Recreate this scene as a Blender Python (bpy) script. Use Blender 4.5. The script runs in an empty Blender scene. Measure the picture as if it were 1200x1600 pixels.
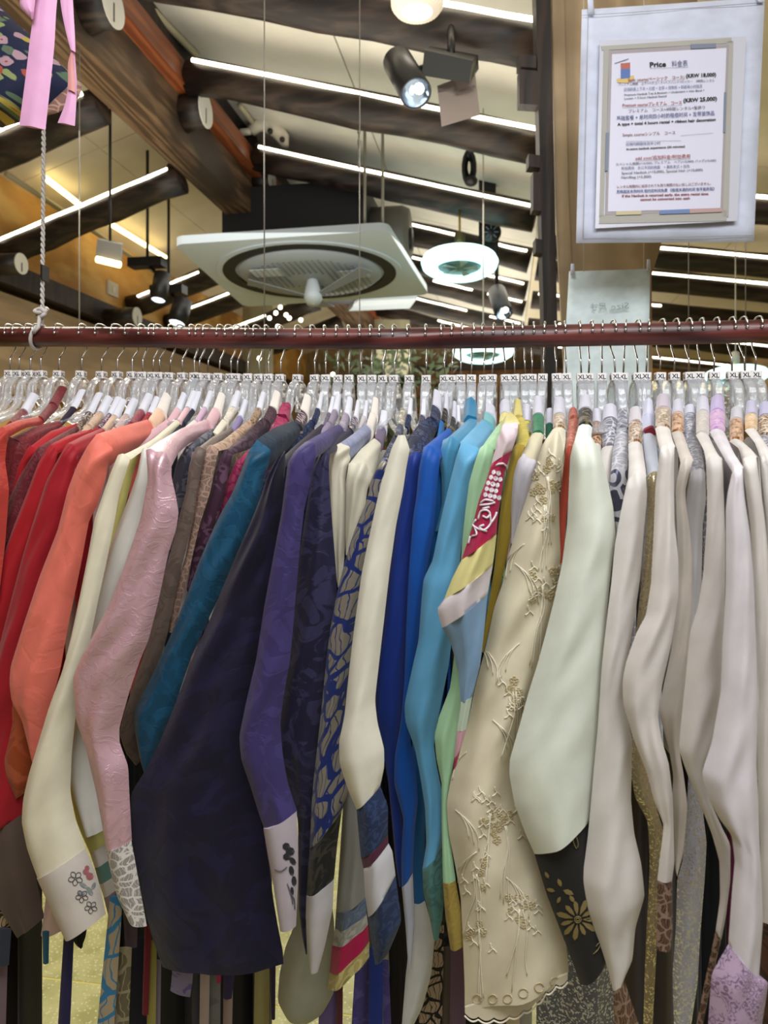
import bpy, bmesh, math, random
from mathutils import Vector, Matrix
from mathutils.bvhtree import BVHTree
from mathutils import noise as mnoise
random.seed(7)
sc = bpy.context.scene
# ------------------------------------------------------------------ camera, world, lights, exposure
F = 1150.0; HOR = 735.0; H = 1.55; YAW = math.atan2(190.0, F)
cd = bpy.data.cameras.new('camera'); cam = bpy.data.objects.new('camera', cd); sc.collection.objects.link(cam)
cam.location = (0, 0, H); cam.rotation_euler = (math.pi/2, 0, YAW)
cd.sensor_fit = 'VERTICAL'; cd.sensor_height = 36; cd.lens = F/1600*36
cd.shift_y = -(800-HOR)/1600
cd.clip_start = 0.05
cd.dof.use_dof = True; cd.dof.focus_distance = 0.98; cd.dof.aperture_fstop = 7.5
sc.camera = cam
w = bpy.data.worlds.new('world'); sc.world = w; w.use_nodes = True
w.node_tree.nodes['Background'].inputs[0].default_value = (0.85, 0.92, 1, 1)
w.node_tree.nodes['Background'].inputs[1].default_value = 0.3
sc.view_settings.view_transform = 'Standard'; sc.view_settings.look = 'None'
sc.view_settings.exposure = 0.12; sc.view_settings.gamma = 1; sc.view_settings.use_curve_mapping = False
try: sc.cycles.transparent_max_bounces = 32
except Exception: pass
def area(name, loc, target, sx, sy, power, col):
    d = bpy.data.lights.new(name, 'AREA'); d.shape = 'RECTANGLE'; d.size = sx; d.size_y = sy; d.energy = power; d.color = col
    o = bpy.data.objects.new(name, d); sc.collection.objects.link(o); o.location = loc
    o.rotation_euler = (Vector(target)-Vector(loc)).to_track_quat('-Z', 'Y').to_euler(); return o
area('added_aisle_light', (0.15, 0.0, 2.75), (0.05, 0.95, 1.45), 1.7, 0.6, 32, (.95, .975, 1))  # added overhead key without a fixture, brightens shoulders more than cuffs
area('added_aisle_light', (0.7, -1.3, 2.6), (0.1, 1.0, 1.0), 1.6, 0.9, 11, (.95, .97, 1))  # added front fill from the camera side, no fixture
area('added_shop_fill', (-0.7, 2.3, 2.45), (-0.7, 2.3, 4), 1.6, 2.0, 17, (1, .95, .86))  # added unseen uplight that brightens the near ceiling
area('added_shop_fill', (-0.5, 6.6, 2.4), (-0.5, 6.6, 4), 1.8, 3.6, 40, (1, .95, .84))  # added unseen uplight that brightens the far ceiling
area('added_shop_fill', (-0.6, 4.8, 2.75), (-0.6, 4.8, 0), 2.4, 5.0, 60, (1, .95, .84))  # added unseen downlight over the far shop
area('added_shop_fill', (-1.2, 1.9, 2.45), (-1.2, 2.3, 0), 1.0, 0.8, 24, (1, .95, .80))  # added unseen downlight for the floor at left
# ------------------------------------------------------------------ pixel -> real place
cs, sn = math.cos(YAW), math.sin(YAW)
def ray(u, v):
    a = (u-600)/F; b = -(v-HOR)/F
    return Vector((a*cs-sn, a*sn+cs, b))
EYE = Vector((0, 0, H))
def UK(u, v, k): return EYE+ray(u, v)*k
def UY(u, v, Y): r = ray(u, v); return EYE+r*(Y/r.y)
def UX(u, v, X): r = ray(u, v); return EYE+r*(X/r.x)
def lin(c):
    if isinstance(c, str): c = tuple(int(c[i:i+2], 16) for i in (0, 2, 4))
    return tuple(((x/255/12.92) if x/255 <= .04045 else ((x/255+.055)/1.055)**2.4) for x in c)+(1,)
# ------------------------------------------------------------------ materials
class NT:
    def __init__(s, name):
        s.m = bpy.data.materials.new(name); s.m.use_nodes = True; s.t = s.m.node_tree
        s.b = s.t.nodes['Principled BSDF']; s.out = s.t.nodes['Material Output']
    def n(s, typ, **kw):
        x = s.t.nodes.new(typ)
        for k, v in kw.items():
            if hasattr(x, k): setattr(x, k, v)
            else: x.inputs[k.replace('_', ' ')].default_value = v
        return x
    def l(s, a, b): s.t.links.new(a, b)
    def uv(s, scale=(1, 1, 1)):
        tc = s.n('ShaderNodeTexCoord'); mp = s.n('ShaderNodeMapping'); s.l(tc.outputs['UV'], mp.inputs[0]); mp.inputs['Scale'].default_value = scale
        return mp.outputs[0]
    def ob(s, scale=(1, 1, 1)):
        tc = s.n('ShaderNodeTexCoord'); mp = s.n('ShaderNodeMapping'); s.l(tc.outputs['Object'], mp.inputs[0]); mp.inputs['Scale'].default_value = scale
        return mp.outputs[0]
    def ramp(s, src, a, b, ca=(0, 0, 0, 1), cb=(1, 1, 1, 1)):
        r = s.n('ShaderNodeValToRGB'); r.color_ramp.elements[0].position = a; r.color_ramp.elements[1].position = b
        r.color_ramp.elements[0].color = ca; r.color_ramp.elements[1].color = cb; s.l(src, r.inputs[0]); return r.outputs[0]
    def mix(s, f, a, b):
        x = s.n('ShaderNodeMix'); x.data_type = 'RGBA'
        for i, v in ((0, f), (6, a), (7, b)):
            if hasattr(v, 'is_linked'): s.l(v, x.inputs[i])
            else: x.inputs[i].default_value = v
        return x.outputs[2]
    def bump(s, src, strength, dist):
        x = s.n('ShaderNodeBump'); x.inputs['Strength'].default_value = strength; x.inputs['Distance'].default_value = dist
        s.l(src, x.inputs['Height']); s.l(x.outputs[0], s.b.inputs['Normal']); return x
MC = {}
def plain(name, col, rough=.5, metal=0, **kw):
    key = (name, col)
    if key in MC: return MC[key]
    t = NT(name); t.b.inputs['Base Color'].default_value = lin(col); t.b.inputs['Roughness'].default_value = rough; t.b.inputs['Metallic'].default_value = metal
    for k, v in kw.items(): t.b.inputs[k.replace('_', ' ')].default_value = v
    MC[key] = t.m; return t.m
def emit(name, col, s):
    t = NT(name); t.b.inputs['Base Color'].default_value = lin(col); t.b.inputs['Emission Color'].default_value = lin(col); t.b.inputs['Emission Strength'].default_value = s; return t.m
def cloth(col, kind='plain', c2=None, scale=60, rough=.55, sheen=.1, metal2=0.0, amt=1.0, spec=.25):
    key = ('cloth', col, kind, c2, scale, rough, metal2, amt)
    if key in MC: return MC[key]
    t = NT('%s_cloth' % kind); b = t.b
    b.inputs['Roughness'].default_value = rough; b.inputs['Sheen Weight'].default_value = sheen; b.inputs['Specular IOR Level'].default_value = spec
    base = lin(col)
    uv = t.uv()
    # tonal unevenness of the fabric and fine slub threads
    no = t.n('ShaderNodeTexNoise', Scale=22.0, Detail=4.0); t.l(uv, no.inputs['Vector'])
    var = t.ramp(no.outputs[0], .3, .75)
    c = t.mix(var, tuple(x*.88 for x in base[:3])+(1,), tuple(min(1, x*1.06) for x in base[:3])+(1,))
    th = t.n('ShaderNodeTexNoise', Scale=1.0, Detail=2.0); t.l(t.uv((1400, 160, 1)), th.inputs['Vector'])
    hgt = th.outputs[0]; hs = .25; hd = .0006
    if kind != 'plain':
        c2l = lin(c2)
        ws = t.n('ShaderNodeTexNoise', Scale=float(scale)*.6, Detail=2.0); t.l(uv, ws.inputs['Vector'])
        add = t.n('ShaderNodeMixRGB'); add.blend_type = 'ADD'; add.inputs[0].default_value = 1.2/scale
        t.l(uv, add.inputs[1]); t.l(ws.outputs['Color'], add.inputs[2])
        vec = add.outputs[0]
        if kind == 'brocade':       # blossoms: cells with petal rings
            v1 = t.n('ShaderNodeTexVoronoi', Scale=float(scale)); t.l(vec, v1.inputs['Vector'])
            wv = t.n('ShaderNodeMath', operation='SINE'); ml = t.n('ShaderNodeMath', operation='MULTIPLY'); ml.inputs[1].default_value = 17
            t.l(v1.outputs['Distance'], ml.inputs[0]); t.l(ml.outputs[0], wv.inputs[0])
            ms = t.ramp(wv.outputs[0], .1, .35)
            n2 = t.n('ShaderNodeTexNoise', Scale=float(scale)*.35, Detail=2.0); t.l(uv, n2.inputs['Vector'])
            m2 = t.ramp(n2.outputs[0], .42, .5)
            mm = t.n('ShaderNodeMath', operation='MULTIPLY'); t.l(ms, mm.inputs[0]); t.l(m2, mm.inputs[1]); mask = mm.outputs[0]
        elif kind == 'damask':      # large soft tone-on-tone leaves
            n2 = t.n('ShaderNodeTexNoise', Scale=float(scale), Detail=3.0, Distortion=2.5); t.l(uv, n2.inputs['Vector'])
            mask = t.ramp(n2.outputs[0], .5, .56)
        elif kind == 'lace':
            v1 = t.n('ShaderNodeTexVoronoi', Scale=float(scale)); v1.feature = 'DISTANCE_TO_EDGE'; t.l(vec, v1.inputs['Vector'])
            mask = t.ramp(v1.outputs['Distance'], .04, .13)
        elif kind == 'leaves':      # outlined leaves with veins
            v1 = t.n('ShaderNodeTexVoronoi', Scale=float(scale)); v1.feature = 'DISTANCE_TO_EDGE'; t.l(vec, v1.inputs['Vector'])
            m1 = t.ramp(v1.outputs['Distance'], .08, .10)
            v2 = t.n('ShaderNodeTexWave', Scale=float(scale)*1.2, Distortion=6.0); t.l(vec, v2.inputs['Vector'])
            m2 = t.ramp(v2.outputs[0], .03, .08)
            mm = t.n('ShaderNodeMath', operation='MULTIPLY'); t.l(m1, mm.inputs[0]); t.l(m2, mm.inputs[1]); mask = mm.outputs[0]
        elif kind == 'sequin':
            v1 = t.n('ShaderNodeTexVoronoi', Scale=float(scale)*11); t.l(uv, v1.inputs['Vector'])
            mask = t.ramp(v1.outputs['Color'], .62, .7); hgt = v1.outputs['Color']; hs = .9; hd = .002
        elif kind == 'floral':
            v1 = t.n('ShaderNodeTexVoronoi', Scale=float(scale)); t.l(vec, v1.inputs['Vector'])
            mask = t.ramp(v1.outputs['Distance'], .42, .38) if False else t.ramp(v1.outputs['Distance'], .42, .48, (1, 1, 1, 1), (0, 0, 0, 1))
            hue = t.n('ShaderNodeValToRGB'); hue.color_ramp.interpolation = 'CONSTANT'
            e = hue.color_ramp.elements
            e[0].color = lin('8f9a62'); e[1].position = .25; e[1].color = lin('b08f9a')
            for p_, c_ in ((.45, 'a85040'), (.6, 'b5a04a'), (.78, '59705a')):
                q = e.new(p_); q.color = lin(c_)
            sp = t.n('ShaderNodeSeparateColor'); t.l(v1.outputs['Color'], sp.inputs[0]); t.l(sp.outputs[0], hue.inputs[0])
            core = t.ramp(v1.outputs['Distance'], .08, .12)
            c2l = t.mix(core, lin('a03c2c'), hue.outputs[0])
        if amt < 1:
            mm = t.n('ShaderNodeMath', operation='MULTIPLY'); t.l(mask, mm.inputs[0]); mm.inputs[1].default_value = amt; maskc = mm.outputs[0]
        else: maskc = mask
        c = t.mix(maskc, c, c2l)
        if metal2:
            mm = t.n('ShaderNodeMath', operation='MULTIPLY'); t.l(mask, mm.inputs[0]); mm.inputs[1].default_value = metal2; t.l(mm.outputs[0], b.inputs['Metallic'])
            rr = t.n('ShaderNodeMapRange'); t.l(mask, rr.inputs[0]); rr.inputs[3].default_value = rough; rr.inputs[4].default_value = .3; t.l(rr.outputs[0], b.inputs['Roughness'])
        if kind != 'sequin':
            ad = t.n('ShaderNodeMath', operation='ADD'); t.l(mask, ad.inputs[0]); t.l(th.outputs[0], ad.inputs[1]); hgt = ad.outputs[0]; hs = .35; hd = .0007
    t.l(c, b.inputs['Base Color']); t.bump(hgt, hs, hd)
    MC[key] = t.m; return t.m
def wood(name, c1, c2, scale=3, stretch=(1, 1, .12), rough=.65, patch=None):
    key = (name, c1, c2)
    if key in MC: return MC[key]
    t = NT(name); v = t.ob(stretch)
    no = t.n('ShaderNodeTexNoise', Scale=float(scale)*6, Detail=6.0, Distortion=1.2); t.l(v, no.inputs['Vector'])
    wv = t.n('ShaderNodeTexWave', Scale=float(scale)*1.3, Distortion=16.0, Detail=4.0); t.l(v, wv.inputs['Vector'])
    mm = t.n('ShaderNodeMath', operation='MULTIPLY'); t.l(no.outputs[0], mm.inputs[0]); t.l(wv.outputs[0], mm.inputs[1])
    f = t.ramp(mm.outputs[0], .05, .55)
    c = t.mix(f, lin(c1), lin(c2))
    if patch:
        n2 = t.n('ShaderNodeTexNoise', Scale=2.2, Detail=4.0); t.l(t.ob((1, .5, 1)), n2.inputs['Vector'])
        c = t.mix(t.ramp(n2.outputs[0], .5, .62), c, lin(patch))
    t.l(c, t.b.inputs['Base Color']); t.b.inputs['Roughness'].default_value = rough; t.bump(mm.outputs[0], .3, .004)
    MC[key] = t.m; return t.m
# ------------------------------------------------------------------ objects
def tag(o, label=None, cat=None, group=None, kind=None):
    if label: o['label'] = label
    if cat: o['category'] = cat
    if group: o['group'] = group
    if kind: o['kind'] = kind
    return o
def empty(name, loc, label=None, cat=None, group=None):
    o = bpy.data.objects.new(name, None); sc.collection.objects.link(o); o.location = loc; o.empty_display_size = .05
    o.matrix_world = Matrix.Translation(loc)
    return tag(o, label, cat, group)
def mesh_obj(name, verts, faces, m, parent=None, uvs=None, smooth=True):
    """verts are world places; the mesh is stored relative to the parent (or to its own centre)"""
    if parent is not None: org = parent.matrix_world.translation.copy()
    else:
        org = Vector((0, 0, 0))
        for p in verts: org = org+Vector(p)
        org = org/len(verts); org.z = min(Vector(p).z for p in verts)
    me = bpy.data.meshes.new(name); me.from_pydata([tuple(Vector(p)-org) for p in verts], [], faces)
    if uvs:
        ul = me.uv_layers.new(name='UVMap')
        for poly in me.polygons:
            for li in poly.loop_indices: ul.data[li].uv = uvs[me.loops[li].vertex_index]
    if smooth:
        for p in me.polygons: p.use_smooth = True
    for mm in (m if isinstance(m, (list, tuple)) else [m]): me.materials.append(mm)
    bm = bmesh.new(); bm.from_mesh(me); bmesh.ops.recalc_face_normals(bm, faces=bm.faces); bm.to_mesh(me); bm.free()
    o = bpy.data.objects.new(name, me); sc.collection.objects.link(o)
    if parent is not None: o.parent = parent; o.matrix_world = Matrix.Translation(org)
    else: o.location = org; o.matrix_world = Matrix.Translation(org)
    return o
class MB:
    def __init__(s): s.v = []; s.f = []
    def add(s, v, f):
        n = len(s.v); s.v += [Vector(x) for x in v]; s.f += [tuple(i+n for i in q) for q in f]; return s
    def hexa(s, p):  # 8 corner places: bottom 4, top 4
        return s.add(p, [(0, 3, 2, 1), (4, 5, 6, 7), (0, 1, 5, 4), (1, 2, 6, 5), (2, 3, 7, 6), (3, 0, 4, 7)])
    def box(s, a, b, bev=0):
        x0, y0, z0 = a; x1, y1, z1 = b
        return s.hexa([(x0, y0, z0), (x1, y0, z0), (x1, y1, z0), (x0, y1, z0), (x0, y0, z1), (x1, y0, z1), (x1, y1, z1), (x0, y1, z1)])
    def tube(s, pts, r, n=8, caps=True):
        pts = [Vector(p) for p in pts]; rs = r if isinstance(r, (list, tuple)) else [r]*len(pts)
        up = Vector((0, 0, 1)); base = len(s.v); prev = None
        for i, p in enumerate(pts):
            t = (pts[min(i+1, len(pts)-1)]-pts[max(i-1, 0)])
            t = t.normalized() if t.length > 1e-9 else Vector((0, 0, 1))
            if prev is None:
                a = t.cross(Vector((0, 0, 1)));
                if a.length < .05: a = t.cross(Vector((1, 0, 0)))
            else: a = prev-t*prev.dot(t)
            a.normalize(); prev = a; b = t.cross(a)
            for j in range(n):
                th = 2*math.pi*j/n; s.v.append(p+(a*math.cos(th)+b*math.sin(th))*rs[i])
        for i in range(len(pts)-1):
            for j in range(n):
                q = base+i*n; s.f.append((q+j, q+(j+1) % n, q+n+(j+1) % n, q+n+j))
        if caps:
            s.f.append(tuple(base+j for j in reversed(range(n)))); q = base+(len(pts)-1)*n; s.f.append(tuple(q+j for j in range(n)))
        return s
    def slab(s, loop, d):  # a planar outline given thickness d (vector)
        n = len(loop); d = Vector(d); b = len(s.v); s.v += [Vector(p) for p in loop]+[Vector(p)+d for p in loop]
        s.f.append(tuple(b+i for i in range(n))); s.f.append(tuple(b+n+i for i in reversed(range(n))))
        for i in range(n): s.f.append((b+i, b+n+i, b+n+(i+1) % n, b+(i+1) % n))
        return s
    def sphere(s, c, r, n=12, m=8, sc3=(1, 1, 1)):
        b = len(s.v); c = Vector(c)
        for i in range(m+1):
            ph = math.pi*i/m
            for j in range(n):
                th = 2*math.pi*j/n; s.v.append(c+Vector((r*sc3[0]*math.sin(ph)*math.cos(th), r*sc3[1]*math.sin(ph)*math.sin(th), r*sc3[2]*math.cos(ph))))
        for i in range(m):
            for j in range(n): s.f.append((b+i*n+j, b+i*n+(j+1) % n, b+(i+1)*n+(j+1) % n, b+(i+1)*n+j))
        return s
    def lathe(s, c, prof, n=32, ax=None):  # profile of (radius, height)
        c = Vector(c); ax = (ax or Vector((0, 0, 1))).normalized(); a = ax.cross(Vector((0, 1, 0)));
        if a.length < .1: a = ax.cross(Vector((1, 0, 0)))
        a.normalize(); bb = ax.cross(a); b = len(s.v)
        for r, h in prof:
            for j in range(n):
                th = 2*math.pi*j/n; s.v.append(c+ax*h+(a*math.cos(th)+bb*math.sin(th))*r)
        for i in range(len(prof)-1):
            for j in range(n): s.f.append((b+i*n+j, b+i*n+(j+1) % n, b+(i+1)*n+(j+1) % n, b+(i+1)*n+j))
        return s
    def build(s, name, m, parent=None, smooth=False):
        return mesh_obj(name, s.v, s.f, m, parent, smooth=smooth)
def smooth_auto(o, ang=40):
    for p in o.data.polygons: p.use_smooth = True
    try: o.data.set_sharp_from_angle(angle=math.radians(ang))
    except Exception: pass
    return o
def text_mesh(body, size=1.0, bold=0.0):
    c = bpy.data.curves.new('t', 'FONT'); c.body = body; c.size = size; c.offset = bold; c.resolution_u = 2
    o = bpy.data.objects.new('t', c); sc.collection.objects.link(o); bpy.context.view_layer.update()
    me = bpy.data.meshes.new_from_object(o.evaluated_get(bpy.context.evaluated_depsgraph_get()))
    bpy.data.objects.remove(o); bpy.data.curves.remove(c); me.materials.clear(); return me

# ================================================================== THE ROOM
M_ceil = None
def plaster(name, c1, c2):
    t = NT(name); n = t.n('ShaderNodeTexNoise', Scale=3.0, Detail=5.0); t.l(t.ob(), n.inputs['Vector'])
    t.l(t.mix(t.ramp(n.outputs[0], .35, .7), lin(c1), lin(c2)), t.b.inputs['Base Color']); t.b.inputs['Roughness'].default_value = .85
    n2 = t.n('ShaderNodeTexNoise', Scale=60.0, Detail=3.0); t.l(t.ob(), n2.inputs['Vector']); t.bump(n2.outputs[0], .12, .003); return t.m
M_ceil = plaster('ceiling_plaster', 'd2cfc4', 'e6e2d6'); M_ceil2 = plaster('ceiling_board', 'd6c9ae', 'e4d9c2')
M_log = wood('dark_log_wood', '17100d', '3a2c24', 3, (.25, 2, 2), .5)
M_beam = wood('old_beam_wood', '4a3522', '80654a', 2, (3, .3, 3), .6, patch='33271d')
M_beam_dark = wood('purlin_wood', '1a1412', '33251f', 3, (2, 2, .3), .55)
M_orange = wood('orange_trim_wood', '6e3517', '94512a', 2, (3, .3, 3), .5)
M_ply = wood('plywood', 'cf9a4e', 'e8bd72', 1.2, (1, .5, 1.4), .6, patch='a8742f')
M_panel = wood('pale_panel_wood', 'a08a6c', 'bda583', 1.5, (1.5, 1.5, .25), .6, patch='8f795c')
M_tan = wood('tan_wall_wood', '8d7658', 'a68d6c', 1.5, (2, .25, 2), .7)
M_led = emit('led_warm', 'fff3d8', 6.0)
M_ledsoft = emit('led_amber', 'ffe9a8', 5.0)
M_white_end = plaster('white_log_end', 'c9c5ba', 'e2dfd6')
M_black = plain('black_metal', '141416', .45)
M_chrome = plain('chrome_wire', 'd8d8da', .16, 1.0)
M_cord = plain('white_cord', 'bdb8ac', .7)
# floor of terrazzo tiles
def terrazzo():
    t = NT('terrazzo'); v = t.n('ShaderNodeTexVoronoi', Scale=85.0); t.l(t.ob(), v.inputs['Vector'])
    n = t.n('ShaderNodeTexNoise', Scale=14.0, Detail=4.0); t.l(t.ob(), n.inputs['Vector'])
    c = t.mix(t.ramp(n.outputs[0], .35, .65), lin('a2a26e'), lin('bfbf8c'))
    c = t.mix(t.ramp(v.outputs['Distance'], .25, .3, (1, 1, 1, 1), (0, 0, 0, 1)), c, lin('d6d6b2'))
    t.l(c, t.b.inputs['Base Color']); t.b.inputs['Roughness'].default_value = .35; return t.m
M_terr = terrazzo()
fl = tag(MB().box((-2.7, -2.3, -.1), (2.5, 9.6, -.0015)).build('floor', plain('grout', 'd8cf7c', .7)), kind='structure')
tile0 = None
for i in range(9):
    for j in range(14):
        x, y = -2.7+i*.6, -.95+j*.6
        if x+.3 > 2.5 or y > 9.3: continue
        if tile0 is None:
            tile0 = MB().box((x+.004, y+.004, -.0015), (x+.596, y+.596, 0)).build('tile', M_terr, fl); t = tile0; base = (x, y)
        else:
            t = tile0.copy(); sc.collection.objects.link(t); t.location = tile0.location+Vector((x-base[0], y-base[1], 0))
def zl(X): return 3.46+.327*(X+1.6)       # left slope
def zr(X): return 3.15-.28*X if X < .2 else 3.122-.14*X   # right slope, then a flatter bay
ce = tag(MB().hexa([(-1.62, -2.3, zr(-1.62)+.02), (.2, -2.3, zr(.19)+.02), (.2, 9.6, zr(.19)+.02), (-1.62, 9.6, zr(-1.62)+.02), (-1.62, -2.3, zr(-1.62)+.07), (.2, -2.3, zr(.19)+.07), (.2, 9.6, zr(.19)+.07), (-1.62, 9.6, zr(-1.62)+.07)])
    .hexa([(.2, -2.3, zr(.2)+.02), (2.5, -2.3, zr(2.5)+.02), (2.5, 9.6, zr(2.5)+.02), (.2, 9.6, zr(.2)+.02), (.2, -2.3, zr(.2)+.07), (2.5, -2.3, zr(2.5)+.07), (2.5, 9.6, zr(2.5)+.07), (.2, 9.6, zr(.2)+.07)])
    .hexa([(-2.7, -2.3, zl(-2.7)+.02), (-1.6, -2.3, zl(-1.6)+.02), (-1.6, 9.6, zl(-1.6)+.02), (-2.7, 9.6, zl(-2.7)+.02), (-2.7, -2.3, zl(-2.7)+.07), (-1.6, -2.3, zl(-1.6)+.07), (-1.6, 9.6, zl(-1.6)+.07), (-2.7, 9.6, zl(-2.7)+.07)])
    .build('ceiling', M_ceil), kind='structure')
def cpanel(x0, x1, y0, y1, zf, m):
    e = 1e-4; g = .003
    z0, z1 = zf(x0+e), zf(x1-e)
    MB().hexa([(x0+g, y0+g, z0), (x1-g, y0+g, z1), (x1-g, y1-g, z1), (x0+g, y1-g, z0), (x0+g, y0+g, z0+.02), (x1-g, y0+g, z1+.02), (x1-g, y1-g, z1+.02), (x0+g, y1-g, z0+.02)]).build('ceiling_panel', m, ce)
for j in range(8):
    y = -2.3+j*1.4875
    for a, b in ((-2.7, -2.15), (-2.15, -1.6)): cpanel(a, b, y, y+1.4875, zl, M_ceil2)
    for a, b in ((-1.6, -.7), (-.7, .2)): cpanel(a, b, y, y+1.4875, zr, M_ceil)
    for a, b in ((.2, 1.35), (1.35, 2.5)): cpanel(a, b, y, y+1.4875, zr, M_ceil2)
tag(MB().box((-2.75, -2.3, 0), (-2.65, 9.6, 3.2)).build('wall_left', M_ply), kind='structure')
tag(MB().box((2.5, -2.3, 0), (2.6, 9.6, 3.0)).build('wall_right', M_tan), kind='structure')
wb = tag(MB().box((-2.7, 9.6, 0), (2.5, 9.7, 3.9)).build('wall_back', M_tan), kind='structure')
tag(MB().box((-2.7, -2.4, 0), (2.5, -2.3, 3.9)).build('wall_front', M_tan), kind='structure')
# boards on the left wall under the wall plate
tag(MB().box((-2.65, 0, 1.95), (-2.56, 9.6, 2.47)).build('trim_1', M_tan), kind='structure')
for k in range(7):
    tag(MB().box((-2.65, .6+k*1.3, 1.1), (-2.54, .68+k*1.3, 1.95)).build('trim_%d' % (k+2), M_beam_dark), kind='structure')
tag(MB().box((-2.65, 0, 1.52), (-2.5, 9.6, 1.62)).build('trim_9', M_beam_dark), kind='structure')
# ------------------------------------------------------------------ beams, logs and their LED strips
rb = empty('ridge_beam', (-1.54, 4, 3.05), 'heavy squared weathered ridge beam running diagonally away below the roof peak', 'beam')
MB().box((-1.62, -2.3, 3.05), (-1.464, 8.2, 3.37)).build('timber', M_beam, rb)
MB().hexa([(-1.464, -2.3, 3.26), (-1.40, -2.3, 3.26), (-1.40, 8.2, 3.26), (-1.464, 8.2, 3.26), (-1.464, -2.3, 3.40), (-1.43, -2.3, 3.40), (-1.43, 8.2, 3.40), (-1.464, 8.2, 3.40)]).build('edge_board', M_orange, rb)
MB().box((-1.62, -2.3, 3.37), (-1.50, 8.2, 3.62)).build('upper_board', M_beam_dark, rb)
def log_stub(u, v, X0, X1, r, parent):
    c = UX(u, v, X1)
    MB().tube([(X0, c.y, c.z-.01), ((X0+X1)/2, c.y, c.z), (X1-.004, c.y, c.z)], [r*1.04, r*1.0, r*.97], 20).build('log_end', M_log, parent, True)
    p = MB().tube([(X1-.004, c.y, c.z), (X1, c.y, c.z)], r*.97, 20).build('painted_end', M_white_end, parent)
    mb = MB().box((X1, c.y-.004, c.z-r*.75), (X1+.001, c.y+.004, c.z+r*.1)); mb.build('drying_crack', M_log, p)
for u, v, r in ((178, 8, .078), (322, 172, .082), (426, 282, .075)): log_stub(u, v, -1.47, -1.36, r, rb)
wp = empty('wall_plate_beam', (-2.55, 4, 2.5), 'dark beam along the left plywood wall with white painted log ends', 'beam')
MB().box((-2.65, -1, 2.5), (-2.5, 9.6, 2.615)).build('timber', M_beam_dark, wp)
for u, v, r in ((34, 412, .052), (215, 495, .062)): log_stub(u, v, -2.5, -2.3, r, wp)
def rafter(y, x0, z0, x1, z1, r, led, label, ledm=None, seed=0):
    rnd = random.Random(seed); n = 9
    e = empty('rafter', ((x0+x1)/2, y, min(z0, z1)-r), label, 'rafter')
    d = Vector((x1-x0, 0, z1-z0)); ln = d.length; up = Vector((-d.z, 0, d.x)).normalized()
    if up.z < 0: up = -up
    pts = [Vector((x0, y, z0))+d*(i/(n-1))+up*rnd.uniform(-.006, .006)+Vector((0, rnd.uniform(-.006, .006), 0)) for i in range(n)]
    MB().tube(pts, [r*rnd.uniform(.94, 1.06) for i in range(n)], 14).build('log', M_log, e, True)
    for a, b in led:
        off = up*(r*.42)+Vector((0, -r*.98, 0))
        p = [Vector((x0, y, z0))+d*(a+(b-a)*i/6)+off+up*rnd.uniform(-.002, .002) for i in range(7)]
        MB().tube(p, .0085, 6).build('led_strip', ledm or M_led, e, True)
    return e
RW = ['nearest', 'second', 'third', 'fourth', 'fifth', 'sixth', 'seventh', 'eighth', 'ninth']
RY = [2.4, 3.12, 4.0, 4.8, 5.6, 6.2, 7.1, 8.0]
for i, y in enumerate(RY):
    z = lambda X: 1.55+1.431-.28*X-.045
    x0, x1 = -1.395, .155
    led = [(.02 if i else .45, .985)]
    if i >= 3: led = [(.35+.08*(i % 3), .66+.06*(i % 2)), (.8, .98)]
    rafter(y, x0, z(x0), x1, z(x1), .078 if i < 4 else .07, led, 'dark round log rafter with LED line on right slope, %s from the camera' % RW[i], seed=i)
for i, y in enumerate([2.77, 3.52, 4.87, 5.46, 6.3, 7.2]):
    z = lambda X: 1.55+1.53+.327*(X+1.62)-.045
    x0, x1 = -2.63, -1.625
    rafter(y, x0, z(x0), x1, z(x1), .075, [(.03, .97)] if i < 2 else [(.1, .55)], 'dark round log rafter with LED line left of ridge beam, %s from the camera' % RW[i], seed=20+i)
for i, y in enumerate([3.62, 4.47, 5.0, 5.84, 6.9, 8.1]):
    z = lambda X: 1.55+1.403-.14*X-.04
    x0, x1 = .2, 2.45
    led = [(.12, .98)] if i != 3 else [(.02, .12), (.16, .42)]
    rafter(y, x0, z(x0), x1, z(x1), .07, led, 'dark log rafter with LED line right of wood panel, %s from the camera' % RW[i], seed=40+i)
cv = empty('cove_light', UX(170, 350, -2.45), 'warm glowing LED tube along top of left plywood wall', 'light')
for (a, b), (c, d) in (((72, 279), (127, 322)), ((160, 342), (258, 402))):
    MB().tube([UX(a, b, -2.45), UX(c, d, -2.45)], .016, 8).build('led_tube', M_ledsoft, cv, True)
p0, p1 = UX(10, 262, -2.5), UX(285, 448, -2.5)
MB().tube([p0+Vector((0, 0, -.03)), p1+Vector((0, 0, -.03))], .014, 8).build('tube_holder', plain('pipe_cream', 'b0a684', .5), cv, True)
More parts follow.
